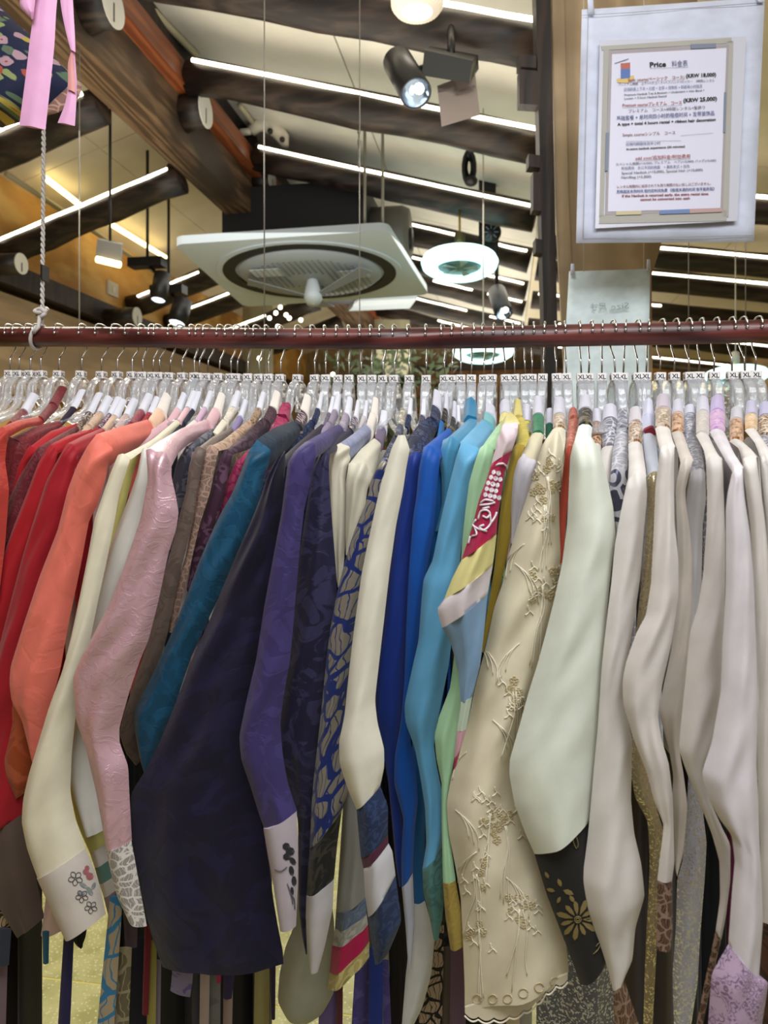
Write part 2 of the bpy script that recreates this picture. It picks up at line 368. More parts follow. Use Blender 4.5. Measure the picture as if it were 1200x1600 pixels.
# ------------------------------------------------------------------ post and panel right of centre
def slab_px(pts, k, th, name, m, parent=None):
    return MB().slab([UK(u, v, k) for u, v in pts], ray(600, 735)*th).build(name, m, parent)
po = empty('dark_post', UK(850, 640, 2.05), 'dark square timber post with notch blocks left of pale panel', 'post')
slab_px([(836, -60), (859, -60), (872, 560), (885, 1500), (862, 1500), (851, 560)], 2.05, .05, 'timber', M_beam_dark, po)
for (a, b, c, d) in ((811, 84, 838, 106), (812, 108, 842, 164), (826, 240, 846, 262), (833, 268, 846, 330), (837, 372, 848, 396)):
    slab_px([(a, b), (c, b+3), (c, d), (a, d-2)], 2.05, .04, 'notch_block', M_beam_dark, po)
pn = empty('wood_panel', UK(940, 640, 2.12), 'tall pale brown plywood panel behind the hanging price sign', 'panel')
slab_px([(857, -60), (1100, -60), (1040, 300), (1033, 384), (1018, 430), (1020, 640), (1035, 1500), (905, 1500), (884, 600), (868, 300)], 2.10, .02, 'board', M_panel, pn)
slab_px([(862, -60), (880, -60), (888, 300), (902, 600), (884, 600), (868, 300)], 2.085, .012, 'edge_batten', M_panel, pn)
# ------------------------------------------------------------------ price sign
M_white_sign = cloth('d6dcf0', 'plain', rough=.7); M_paper = plain('paper', 'dcdcf0', .45)
ps = empty('price_sign', UK(1040, 382, 1.62), 'white cloth price sign with laminated price list hanging above the rail', 'sign')
def sheet(rows, k, th, name, m, parent, wav=.004, nu=14):
    """thin cloth between left and right px edges, softly waved"""
    V = []; Fc = []; UV = []; n = len(rows)
    for s in range(2):
        for i, (a, b, c, d) in enumerate(rows):
            for j in range(nu+1):
                f = j/nu; u = a+(c-a)*f; v = b+(d-b)*f
                kk = k+wav*math.sin(f*7+i*.8)+wav*.6*math.sin(f*17+1.3*i)+(th if s else 0)
                V.append(UK(u, v, kk)); UV.append((f*.3, -i*.05))
    st = (nu+1); N = n*st
    for i in range(n-1):
        for j in range(nu):
            q = i*st+j; Fc.append((q, q+st, q+st+1, q+1)); Fc.append((N+q, N+q+1, N+q+st+1, N+q+st))
    for i in range(n-1):
        q = i*st; Fc.append((q, q+N, q+N+st, q+st)); q += nu; Fc.append((q, q+st, q+N+st, q+N))
    for j in range(nu):
        Fc.append((j, j+1, j+1+N, j+N)); q = (n-1)*st+j; Fc.append((q, q+N, q+N+1, q+1))
    return mesh_obj(name, V, Fc, m, parent, UV)
def lerp_rows(tl, tr, br, bl, n):
    return [(tl[0]+(bl[0]-tl[0])*i/n, tl[1]+(bl[1]-tl[1])*i/n, tr[0]+(br[0]-tr[0])*i/n, tr[1]+(br[1]-tr[1])*i/n) for i in range(n+1)]
sheet(lerp_rows((909, 15), (1195, -4), (1178, 378), (900, 380), 12), 1.62, .002, 'cloth', M_white_sign, ps, .0025)
M_stitch = plain('stitching', '9a9cad', .8)
def line_px(pts, k, r, name, m, parent):
    return MB().tube([UK(u, v, k) for u, v in pts], r, 5).build(name, m, parent, True)
line_px([(909, 24), (980, 20), (1192, 4)], 1.614, .0006, 'stitch_line', M_stitch, ps)
line_px([(919, 20), (915, 200), (911, 372)], 1.614, .0006, 'stitch_line', M_stitch, ps)
line_px([(911, 372), (1040, 371), (1177, 368)], 1.614, .0006, 'stitch_line', M_stitch, ps)
for a in (921, 1186):
    sheet([(a-3, -30, a+5, -30), (a-3, 0, a+6, 0), (a-2, 22 if a < 1000 else 4, a+8, 22 if a < 1000 else 4)], 1.613, .0015, 'hanging_strap', M_white_sign, ps, 0, 3)
KS = 1.606
def spx(zx, zy): return (840+zx/3.3333, zy/3.3333)
def quad_px(pts, k, name, m, parent, th=.001): return MB().slab([UK(u, v, k) for u, v in pts], ray(600, 735)*th).build(name, m, parent)
pap = quad_px([spx(325, 210), spx(1085, 190), spx(1040, 1150), spx(300, 1190)], KS, 'laminated_paper', plain('laminate', 'cfd0de', .25), ps)
M_gold = cloth('b4b2ac', 'sequin', 'd6d5d2', 120, rough=.6)
for q in (((330, 240), (1010, 195), (1012, 225), (335, 262)), ((325, 1120), (985, 1095), (985, 1150), (320, 1165)),
          ((985, 215), (1020, 213), (995, 1130), (965, 1130)), ((345, 262), (372, 260), (345, 1130), (322, 1130))):
    quad_px([spx(*p) for p in q], KS-.0015, 'glitter_border', M_gold, pap)
inner = [spx(372, 262), spx(998, 232), spx(965, 1100), spx(352, 1120)]
quad_px(inner, KS-.002, 'colour_border', plain('frame_taupe', 'a59ca0', .5), pap)
quad_px([spx(388, 282), spx(984, 250), spx(952, 1085), spx(366, 1102)], KS-.003, 'price_list', M_paper, pap)
for q, c in ((((800, 230), (930, 225), (930, 248), (800, 254)), '7d8699'), (((638, 1095), (793, 1088), (793, 1110), (636, 1115)), '6f86b8'), (((793, 1088), (965, 1082), (963, 1103), (793, 1110)), 'bb9a98'),
             (((357, 690), (372, 690), (366, 890), (352, 890)), '77839a'), (((972, 480), (984, 480), (978, 690), (966, 690)), '7a8596'), (((410, 1100), (540, 1096), (540, 1116), (408, 1120)), 'c6bd9c')):
    quad_px([spx(*p) for p in q], KS-.0045, 'border_block', plain('border_block', c, .5), pap)
KT = KS-.0052
def place_text(body, a, b, h, col, name, parent, k=KT, bold=.015, mirror=False, m=None):
    """lettering from px a (left end of the baseline) to px b (right end), h px tall capitals"""
    me = text_mesh(body, 1.0, bold); xs = [v.co.x for v in me.vertices]
    if not xs: return None
    x0, x1 = min(xs), max(xs); A = UK(*a, k); B = UK(*b, k); e = (B-A)/(x1-x0)
    up = Vector((0, 0, 1)); up = (up-e*(up.dot(e)/e.dot(e))).normalized()*(h*k/F/.72)
    if mirror: A, e = B, -e
    org = parent.matrix_world.translation
    for v in me.vertices: v.co = A+e*(v.co.x-x0)+up*v.co.y-org
    me.materials.append(m or plain('ink', col, .6))
    o = bpy.data.objects.new(name, me); sc.collection.objects.link(o); o.parent = parent; o.matrix_world = Matrix.Translation(org); return o
TX = [('Price', (585, 349), (670, 345), 26, '101014', .03), ('料金表', (700, 346), (783, 342), 26, '56608f', 0),
 ('Basic course(ベーシック　コース)', (472, 424), (765, 408), 15, '9a4a44', .01), ('(KRW 18,000)', (773, 404), (930, 396), 19, '101014', .03),
 ('プレミアム韓服　上下+ペチコート+ヘアバンド+ロッカー　2時間レンタル', (420, 446), (922, 424), 12, '4a4a5c', 0),
 ('店铺韩服上下衣 + 衬裙 + 发带 + 储物柜 + 韩服两小时租赁', (450, 474), (858, 456), 15, '6f7aa6', 0),
 ('Premium Hanbok Top & Bottom + Underskirt + Hair Band +', (453, 499), (870, 474), 10, '30303c', .01), ('Locker + 2 hour Hanbok Rental', (453, 518), (672, 504), 10, '30303c', .01),
 ('Premium courseプレミアム　コース', (443, 556), (752, 542), 16, 'a04640', .01), ('(KRW 25,000)', (760, 532), (935, 522), 20, '101014', .03),
 ('プレミアム　コース+4時間レンタル+髪飾り', (475, 586), (872, 566), 15, '4a4a5c', 0),
 ('基础套餐 + 总时间四小时的租借时间 + 发带装饰品', (412, 626), (922, 598), 19, '4f5a8c', .005),
 ('A type + total 4 hours rental + ribbon hair decoration', (416, 654), (928, 628), 14, '101014', .03),
 ('Simple courseシンプル　コース', (443, 710), (718, 698), 15, '7c3a3c', .005), ('店铺内韩服体验半小时', (460, 758), (640, 752), 14, '56608f', 0),
 ('In-store hanbok experience (30 minutes)', (463, 781), (768, 766), 10, '17171c', .03), ('add cost/追加料金/附加费用', (510, 832), (795, 822), 17, 'a5504a', .005),
 ('スペシャル韓服(+10,000), プレミアム　ヘア(+10,000) バッグ(+5,000)', (408, 862), (930, 840), 12, '4a4a5c', 0), ('附加费用　办公不同的韩服　+ 高级发式 + 包包', (438, 884), (792, 872), 14, '5a648f', 0),
 ('Special Hanbok (+10,000), Special Hair (+10,000)', (438, 908), (860, 890), 14, '3c3c48', 0), ('Handbag (+5,000)', (437, 930), (592, 925), 14, '3c3c48', 0),
 ('レンタル時間内に返却されても残り時間の払い戻しはございません。', (415, 980), (903, 962), 13, '7a3038', .005), ('若韩服还未到时间 租约定时间免费 《租借未满的时间 恕不能折现》', (412, 1006), (922, 990), 14, '46528a', .01),
 ('If the Hanbok is returned early, the extra rental time', (440, 1026), (890, 1014), 12, '8c3038', .03), ('cannot be converted into cash', (535, 1044), (793, 1037), 12, '8c3038', .03)]
for s_, a, b, h_, c_, bo in TX: place_text(s_, spx(*a), spx(*b), h_/3.333, c_, 'lettering', pap, bold=bo)
for a, b in (((585, 356), (783, 350)), ((472, 430), (765, 414)), ((443, 562), (752, 548)), ((510, 838), (795, 828)), ((745, 706), (915, 692)), ((460, 736), (748, 732))):
    line_px([spx(*a), spx(*b)], KT, .00025, 'underline', plain('ink', '77788c', .6), pap)
quad_px([spx(433, 330), spx(482, 325), spx(482, 358), spx(434, 360)], KT, 'lantern_print', plain('ink', 'b56a5c', .6), pap, .0004)
quad_px([spx(434, 360), spx(482, 358), spx(482, 405), spx(434, 410)], KT, 'lantern_print', plain('ink', '5b76b6', .6), pap, .0004)
quad_px([spx(412, 410), spx(500, 392), spx(505, 410), spx(470, 432), spx(415, 430)], KT+.0006, 'lantern_glow_print', plain('ink', 'd8bd7a', .6), pap, .0004)
line_px([spx(402, 330), spx(474, 306)], KT, .0006, 'lantern_rod_print', plain('ink', '4a4d66', .6), pap)
# ------------------------------------------------------------------ size banner (its back faces us, so the print reads mirrored)
bn = empty('size_banner', UK(945, 640, 1.8), 'plain pale blue cloth banner seen from behind, mirrored size print, behind rail', 'banner')
M_ban = cloth('dcebee', 'plain', rough=.75)
sheet(lerp_rows((889, 424), (1016, 420), (1012, 660), (876, 660), 14), 1.8, .002, 'cloth', M_ban, bn, .003)
for a, b in ((894, 412), (1013, 405)): sheet([(a-2, b, a+3, b), (a-3, b+18, a+4, b+18)], 1.79, .002, 'clip_tab', M_white_sign, bn, 0, 2)
for a in (912, 1006):
    q = UK(a, 424, 1.803); MB().tube([q, (q.x, q.y, zr(q.x)+.01)], .0012, 5).build('hanging_cord', M_cord, bn, True)
place_text('Size', (955, 484), (983, 482), 10, '8da0a2', 'lettering', bn, 1.789, .0, True)
place_text('尺寸', (923, 485), (948, 484), 10, '8da0a2', 'lettering', bn, 1.789, .0, True)
# ------------------------------------------------------------------ air conditioner
ac = empty('ceiling_air_conditioner', UK(480, 430, 4.0), 'square white ceiling air conditioner with round grille and dark ring', 'air conditioner')
A0, A1, A2, A3 = UK(275, 384, 3.7), UK(602, 358, 3.7), UK(674, 462, 4.3), UK(378, 478, 4.3)
Cc = (A0+A1+A2+A3)/4; ex = ((A1+A2)-(A0+A3))/4; ey = ((A2+A3)-(A0+A1))/4; an = ex.cross(ey).normalized()
if an.z > 0: an = -an     # points down
def acp(s, t, h=0): return Cc+ex*s+ey*t+an*h
def rsq(r, k=10):
    L = []
    for q in range(4):
        for i in range(k+1):
            th = q*math.pi/2+math.pi/2*i/k; L.append((r*.9*(1 if q in (0, 3) else -1)+(.1*r)*math.cos(th), r*.9*(1 if q < 2 else -1)+.1*r*math.sin(th)))
    return L
M_acw = plain('ac_plastic', 'b4c0ca', .35); M_acg = plain('ac_grey', '767e85', .4)
MB().slab([acp(s, t) for s, t in rsq(1.0)], -an*.05).build('panel', M_acw, ac)
def ring(r0, r1, h0, h1, name, m, n=56):
    mb = MB(); V = []
    for r, h in ((r0, h0), (r1, h0), (r1, h1), (r0, h1)): V += [acp(r*math.cos(2*math.pi*j/n), r*math.sin(2*math.pi*j/n), h) for j in range(n)]
    Fc = []
    for q in range(4):
        for j in range(n): Fc.append((q*n+j, q*n+(j+1) % n, ((q+1) % 4)*n+(j+1) % n, ((q+1) % 4)*n+j))
    return mb.add(V, Fc).build(name, m, ac)
ring(.72, .84, 0, .012, 'air_slot', plain('slot_black', '15181c', .5)); ring(.84, .90, 0, .008, 'slot_rim', M_acw)
V = []; Fc = []; n = 48; rr = [(.70, .01), (.66, .03), (.45, .045), (.2, .05), (.0001, .052)]
for r, h in rr: V += [acp(r*math.cos(2*math.pi*j/n), r*math.sin(2*math.pi*j/n), h) for j in range(n)]
for q in range(len(rr)-1):
    for j in range(n): Fc.append((q*n+j, q*n+(j+1) % n, (q+1)*n+(j+1) % n, (q+1)*n+j))
MB().add(V, Fc).build('grille_disc', plain('ac_disc', '8d969d', .35), ac, True)
mb = MB()
for i in range(-10, 11):
    for j in range(-10, 11):
        s, t = i*.055, j*.055
        if .2 < math.hypot(s, t) < .6 and (s > -.1 or t < .2):
            q = acp(s, t, .052); mb.slab([q+ex*.013+ey*0, q+ey*.013, q-ex*.013, q-ey*.013], an*.003)
tag(mb.build('grille_holes', plain('hole', '59616a', .6), ac), kind='stuff')
MB().lathe(acp(.0, .05), [(.0001, .20), (.035, .19), (.05, .16), (.045, .12), (.03, .05), (.035, .04)], 20, an).build('hub', M_acw, ac, True)
for th, L in ((200, .62), (330, .72), (95, .75)):
    c, s = math.cos(math.radians(th)), math.sin(math.radians(th))
    a = acp(0, .05, .15); b = acp(c*L, s*L+.05, .07); side = (ex*(-s)+ey*c)*.09
    MB().slab([a-side*.3, b-side, b+side, a+side*.3], an*.006).build('guide_vane', M_acg, ac)
for c0, nm in (((-.35, -.3), 'label_plate'), ((.45, -.1), 'label_plate')):
    MB().slab([acp(c0[0]-.14, c0[1]-.1, .05), acp(c0[0]+.14, c0[1]-.1, .05), acp(c0[0]+.14, c0[1]+.12, .05), acp(c0[0]-.14, c0[1]+.12, .05)], an*.004).build(nm, plain('ac_plate', 'b4bdc4', .3), ac)
# black housing and duct above it
b0, b1 = UK(335, 372, 4.2), UK(588, 358, 4.2); hy = 4.10
MB().box((b0.x, hy, 2.80), (b1.x-.06, hy+.6, 3.20)).build('housing', plain('housing_black', '15161a', .6), ac)
MB().box((b0.x+.15, 3.75, 2.70), (b1.x-.05, 4.3, 2.80)).build('mounting_frame', plain('housing_black', '15161a', .6), ac)
MB().tube([(b1.x-.06, hy+.3, 2.97), (b1.x+.12, hy+.3, 2.97), (b1.x+.16, hy+.3, 2.97)], [.17, .17, .15], 28).build('round_duct', plain('duct_grey', '6b655b', .5), ac, True)
MB().tube([(b1.x+.155, hy+.3, 2.94), (b1.x+.175, hy+.3, 2.94)], .07, 20).build('duct_outlet', M_black, ac, True)
for u in (588, 560): MB().tube([UK(u+10, 368, 3.76), UK(u+10, 205, 3.76)], .008, 6).build('threaded_rod', plain('zinc', '8d8a80', .5, .6), ac, True)
ac2 = empty('ceiling_cassette_unit', UK(560, 478, 5.5), 'flat grey far ceiling unit half hidden just below the round-grille air conditioner', 'air conditioner')
MB().slab([UK(560, 470, 5.0), UK(652, 466, 5.0), UK(640, 482, 5.7), UK(545, 486, 5.7)], (0, 0, .04)).build('panel', M_acw, ac2)
MB().slab([UK(500, 468, 5.05), UK(640, 464, 5.05), UK(620, 474, 5.5), UK(500, 476, 5.5)], (0, 0, .3)).build('housing', plain('housing_black', '15161a', .6), ac2)
# ------------------------------------------------------------------ lamps
M_glow = emit('ring_glow', 'c4f4f6', 1.7); M_teal = plain('lamp_teal', '5f8f96', .4); M_brass = plain('brass', 'b89a32', .3, .9)
def ring_lamp(u, v, k, label, yellow=True, g=1.0, ztop=None):
    c = UK(u, v, k); e = empty('ring_fan_lamp', c-Vector((0, 0, .03)), label, 'lamp'); ax = Vector((0, .13, 1)).normalized()
    P = lambda L: [(r*g, h*g) for r, h in L]
    MB().lathe(c, P([(.078, -.018), (.088, -.030), (.112, -.032), (.132, -.018), (.137, .0), (.130, .014), (.105, .024), (.078, .026), (.074, .0), (.078, -.018)]), 48, ax).build('glowing_ring', M_glow, e, True)
    MB().lathe(c, P([(.0001, -.018), (.03, -.020), (.077, -.016), (.077, .02), (.0001, .022)]), 32, ax).build('centre_grille', M_teal, e, True)
    for q in range(5):
        th = q*2*math.pi/5; d = Vector((math.cos(th), math.sin(th), 0)); d = (d-ax*d.dot(ax)).normalized(); s = d.cross(ax); b = c-ax*.021*g
        MB().slab([b+d*.012*g-ax*.003*g, b+(d*.065-s*.012-ax*.006)*g, b+(d*.065+s*.016-ax*.001)*g], ax*.002*g).build('fan_blade', plain('blade', '9fc7cb', .3), e)
    MB().lathe(c, P([(.045, .024), (.040, .036), (.030, .045), (.018, .050), (.016, .062)]), 24, ax).build('neck', plain('neck_green', 'b5cfae', .4), e, True)
    MB().lathe(c, P([(.0001, .06), (.019, .06), (.019, .105), (.010, .112), (.0001, .113)]), 20, ax).build('socket', plain('socket_bronze', '5e5a3a', .4, .5) if yellow else M_cord, e, True)
    zt = ztop or zr(c.x)+.01; MB().tube([c+ax*.05*g, (c.x, c.y+.01, zt)], .006 if yellow else .003, 8).build('cord', M_brass if yellow else M_cord, e, True)
    return e
ring_lamp(718, 410, 3.93, 'glowing cyan-white ring fan lamp on brass stem right of air conditioner', True, 1.5, 2.965)
ring_lamp(755, 548, 3.3, 'pale blue glowing ring lamp seen low behind the rail middle', False)
ring_lamp(1150, 586, 3.4, 'pale blue glowing ring lamp behind the hanger hooks at right', False)
# ribbed lamp at top
c = UK(652, -6, 2.25); e = empty('ribbed_lamp', c-Vector((0, 0, .04)), 'round ribbed white lamp on the nearest rafter at top edge', 'lamp')
mb = MB(); n = 72; V = []; prof = [(.045, -.050), (.066, -.046), (.078, -.03), (.080, .01), (.06, .03)]
for r, h in prof: V += [c+Vector(((r+(.0022 if j % 2 else 0))*math.cos(2*math.pi*j/n), (r+(.0022 if j % 2 else 0))*math.sin(2*math.pi*j/n), h)) for j in range(n)]
Fc = [(q*n+j, q*n+(j+1) % n, (q+1)*n+(j+1) % n, (q+1)*n+j) for q in range(len(prof)-1) for j in range(n)]
mb.add(V, Fc).build('ribbed_shade', plain('shade_white', 'e8dfd0', .4, 0, Emission_Color=lin('ffe9c8'), Emission_Strength=.35), e)
MB().lathe(c, [(.0001, -.044), (.046, -.048), (.046, -.03)], 32).build('diffuser', emit('lamp_white', 'fff6e8', 3.0), e, True)
MB().tube([c+Vector((0, 0, .02)), (c.x, c.y, zr(c.x))], .02, 12).build('stem', M_black, e, True)
def spotlight(b, f, r, kb, kf, label, box=None, tagp=None):
    B = UK(*b, kb); Fp = UK(*f, kf); ax = (Fp-B); L = ax.length; ax.normalize()
    e = empty('spotlight', B, label, 'lamp')
    MB().lathe(B, [(.0001, -.012), (r*.8, -.010), (r, .004), (r, L), (r*.93, L+.003), (r*.88, L-.006)], 32, ax).build('barrel', plain('barrel_black', '17181b', .38), e, True)
    MB().lathe(B, [(r*.88, L-.004), (r*.7, L-.03), (r*.4, L-.05), (.0001, L-.055)], 32, ax).build('reflector', plain('reflector', 'b9c2cc', .12, 1.0), e, True)
    s = ax.cross(Vector((0, 0, 1))).normalized(); up2 = s.cross(ax)
    MB().sphere(B+ax*(L-.012)+up2*r*.22-s*r*.2, r*.33, 16, 10).build('bulb', emit('bulb_white', 'f4fbff', 3.5), e, True)
    return e, B, Fp, ax
e, B, Fp, ax = spotlight((621, 96), (650, 146), .047, 2.30, 2.16, 'black cylinder spotlight with lit bulb beside its black box, top centre')
mb = MB(); P = [UK(659, 118, 2.2), UK(733, 130, 2.2), UK(748, 108, 2.35), UK(672, 104, 2.35), UK(663, 78, 2.2), UK(738, 95, 2.2), UK(747, 86, 2.35), UK(672, 72, 2.35)]
mb.hexa(P).build('adaptor_box', plain('adaptor', '2b2c2a', .45), e)
MB().tube([B+ax*.08, UK(668, 105, 2.24)], .010, 10).build('pivot', M_black, e, True)
MB().tube([UK(705, 88, 2.28), UK(705, 40, 2.34)], .012, 8).build('mount', M_black, e, True)
mb = MB().slab([UK(683, 134, 2.26), UK(742, 112, 2.28), UK(750, 180, 2.28), UK(690, 198, 2.26)], ray(700, 150)*.008)
tp = mb.build('instruction_card', plain('card_beige', '8d8078', .6), e)
MB().slab([UK(684, 138, 2.255), UK(712, 128, 2.255), UK(714, 142, 2.255), UK(742, 132, 2.255), UK(743, 137, 2.255), UK(712, 147, 2.255), UK(710, 135, 2.255), UK(685, 144, 2.255)], ray(700, 150)*.004).build('fold_line', plain('card_dark', '5f554f', .6), tp)
e2, B2, F2, ax2 = spotlight((776, 455), (787, 489), .052, 4.3, 4.15, 'dark spotlight with warm rim just above the rail, right of ring lamp')
MB().tube([B2, (B2.x, B2.y, zr(B2.x))], .012, 8).build('mount', M_black, e2, True)
def black_spot(u0, v0, u1, v1, r, k, label, zt):
    a, b = UK(u0, v0, k), UK(u1, v1, k-.05); e = empty('track_spotlight', b, label, 'lamp'); ax = (b-a).normalized(); L = (b-a).length
    MB().lathe(a, [(.0001, 0), (r, .003), (r, L), (r*.85, L), (r*.8, L-.01)], 24, ax).build('barrel', M_black, e, True)
    MB().lathe(a, [(r*.85, L-.008), (.0001, L-.01)], 24, ax).build('lens', emit('lens_cool', 'dfe9ff', 2.2), e, True)
    m = a+Vector((-.09, 0, .06)); MB().box(m-Vector((.10, .04, .02)), m+Vector((.10, .04, .03))).build('adaptor_box', M_black, e)
    MB().tube([m, a+ax*.03], .010, 8).build('pivot', M_black, e, True)
    MB().tube([m, (m.x, m.y, zt)], .008, 6).build('mount', M_black, e, True)
black_spot(254, 428, 247, 470, .045, 4.1, 'black track spotlight near plywood wall, left one of two', zl(-1.9))
black_spot(286, 470, 276, 506, .055, 4.3, 'black track spotlight near plywood wall, right and lower one of two', zl(-1.75))
e = empty('box_downlight', UK(170, 410, 3.3), 'small grey square downlight with glowing bottom before plywood wall', 'lamp')
P = [UK(149, 403, 3.2), UK(189, 413, 3.2), UK(191, 409, 3.35), UK(153, 400, 3.35), UK(152, 374, 3.2), UK(190, 382, 3.2), UK(192, 380, 3.35), UK(156, 372, 3.35)]
MB().hexa(P).build('housing', plain('lamp_grey', '6f6d68', .5), e)
MB().tube([UK(151, 405, 3.19), UK(188, 414, 3.19)], .014, 8).build('diffuser', M_ledsoft, e, True)
q = UK(172, 376, 3.28); MB().tube([q, (q.x, q.y, zl(q.x))], .006, 6).build('cord', M_black, e, True)
e = empty('wall_switch', UX(174, 466, -2.65), 'white rectangular switch plate on left plywood wall', 'switch')
a, b = UX(166, 437, -2.65), UX(182, 466, -2.65)
MB().box((-2.65, a.y, b.z), (-2.635, b.y, a.z)).build('plate', plain('switch_white', 'd9d5c9', .4), e)
MB().box((-2.635, a.y+.05, b.z+.02), (-2.628, b.y-.05, b.z+.06)).build('rocker', plain('switch_white', 'f0ede2', .4), e)
# hanging wires
def wire(u, v0, v1, k, label, m=None, r=.0016):
    q = UK(u, v1, k); p = Vector((q.x, q.y, (zr(q.x) if q.x > -1.5 else zl(q.x))+.01)); return tag(MB().tube([p, (p+q)/2, q], r, 6).build('wire', m or plain('steel_wire', '8b8680', .4, .5), None, True), label, 'wire')
wire(413, -40, 655, 1.75, 'thin steel wire hanging straight down in front of air conditioner')
wire(562, 375, 655, 2.2, 'thin dark wire hanging through right half of air conditioner')
wire(1165, 355, 655, 2.3, 'thin wire hanging below right edge of the price sign')
wire(1076, 372, 655, 2.3, 'thin wire hanging below middle of the price sign')
wire(124, 245, 600, 2.6, 'thin wire with links hanging before the plywood wall', None, .002)
def chain(u, v0, v1, k, label):
    e = empty('chain', UK(u, v1, k), label, 'chain'); n = 7
    for i in range(n):
        c = UK(u, v0+(v1-v0)*(i+.5)/n, k); hh = abs(v1-v0)/n*k/F*.62; ph = math.pi/2*(i % 2)
        L = [c+Vector((.3*hh*math.cos(t)*math.cos(ph), .3*hh*math.cos(t)*math.sin(ph), hh*math.sin(t))) for t in [2*math.pi*j/10 for j in range(11)]]
        MB().tube(L, .0035, 5, False).build('link', plain('zinc', '8d8a80', .5, .6), e, True)
chain(561, 200, 262, 3.3, 'short rusty chain hanging from ceiling above air conditioner')
# black cable bundle and round plug
e = empty('cable_bundle', UK(733, 292, 3.3), 'black coiled cable bundle hanging above the ring fan lamp', 'cable')
for q in range(5):
    L = [UK(733+(9-q)*math.sin(t)*(1 if q % 2 else -1), 262+(26-q*3)*math.cos(t), 3.3+.012*q) for t in [2*math.pi*j/14 for j in range(15)]]
    MB().tube(L, .009, 6, False).build('cable_loop', M_black, e, True)
MB().sphere(UK(736, 283, 3.3), .03, 14, 10, (1, 1, .8)).build('plug', M_black, e, True)
q = UK(731, 245, 3.3); MB().tube([q, (q.x, q.y, zr(q.x)+.01)], .005, 6).build('cable', M_black, e, True)
e = empty('hanging_fan_disc', UK(767, 380, 4.12), 'black round slotted disc hanging beside the ring fan lamp', 'fan')
c = UK(767, 363, 4.1); axd = Vector((.1, -1, -.15)).normalized()
MB().lathe(c, [(.0001, -.014), (.052, -.014), (.058, 0), (.052, .012), (.0001, .014)], 28, axd).build('disc', M_black, e, True)
for q in range(8):
    th = q*math.pi/4; s_ = axd.cross(Vector((0, 0, 1))).normalized(); u2 = s_.cross(axd); d = s_*math.cos(th)+u2*math.sin(th)
    MB().tube([c+axd*.015+d*.018, c+axd*.015+d*.042], .003, 4).build('slot', plain('slot_grey', '6f7680', .5), e)
a = UK(748, 405, 4.16); b = UK(775, 345, 4.24); MB().box((a.x, a.y, a.z), (b.x, a.y+.06, zr(a.x)+.01)).build('bracket', M_black, e)
# white cctv style bracket on ridge
e = empty('wall_camera', UK(430, 215, 4.2), 'white curved camera bracket beside a white log end on the ridge beam', 'camera')
L = [UK(u, v, 4.2) for u, v in ((392, 205), (404, 196), (418, 197), (432, 203), (442, 216), (446, 230))]
MB().tube(L, [.03, .035, .04, .045, .04, .02], 12).build('arm', plain('camera_white', 'd8d2c2', .4), e, True)
for u, v in ((422, 205), (441, 218)): MB().sphere(UK(u, v, 4.15), .016, 12, 8).build('screw_cap', M_black, e, True)
MB().tube([UK(392, 205, 4.2), UK(392, 205, 4.2)+Vector((-.18, .05, .02))], .02, 8).build('mount', plain('camera_white', 'd8d2c2', .4), e, True)
# conduits
def pipe(pts, r, label, hexcol='b5ab8e'):
    return tag(MB().tube(pts, r, 10).build('conduit_pipe', plain('pipe_cream', hexcol, .5), None, True), label, 'pipe')
def onr(u, v, dz=.02):
    r = ray(u, v); k = (3.15-dz-H)/(r.z+.28*r.x); return EYE+r*k
pipe([onr(205, -20), onr(255, 33), onr(308, 86)], .017, 'cream conduit pipe on ceiling above the ridge beam')
pipe([onr(375, 165), onr(392, 188), onr(400, 200), onr(402, 216)], .015, 'short cream conduit pipe bending beside the white camera bracket')
# floral bonnet, pink ribbon, rope
def cat_poly(P, per=8, ten=0.0):
    P = [Vector((p[0], p[1], 0)) for p in P]; out = []
    if len(P) == 2: return [P[0].lerp(P[1], i/per) for i in range(per+1)]
    for i in range(len(P)-1):
        a = P[i-1] if i else P[0]*2-P[1]; b = P[i]; c = P[i+1]; d = P[i+2] if i+2 < len(P) else P[-1]*2-P[-2]
        for j in range(per):
            t = j/per; q = .5*((2*b)+(c-a)*t+(2*a-5*b+4*c-d)*t*t+(3*b-a-3*c+d)*t**3); out.append(q.lerp(b.lerp(c, t), ten))
    out.append(P[-1]); return out
def resample(P, n):
    D = cat_poly(P, 8, .75); cum = [0]
    for i in range(1, len(D)): cum.append(cum[-1]+(D[i]-D[i-1]).length)
    out = []; k = 0
    for i in range(n+1):
        t = cum[-1]*i/n
        while k < len(cum)-2 and cum[k+1] < t: k += 1
        f = (t-cum[k])/max(1e-9, cum[k+1]-cum[k]); out.append(D[k].lerp(D[k+1], min(1, max(0, f))))
    return out
def prs(s): v = [float(x) for x in s.replace(',', ' ').split()]; return [(v[i], v[i+1]) for i in range(0, len(v), 2)]
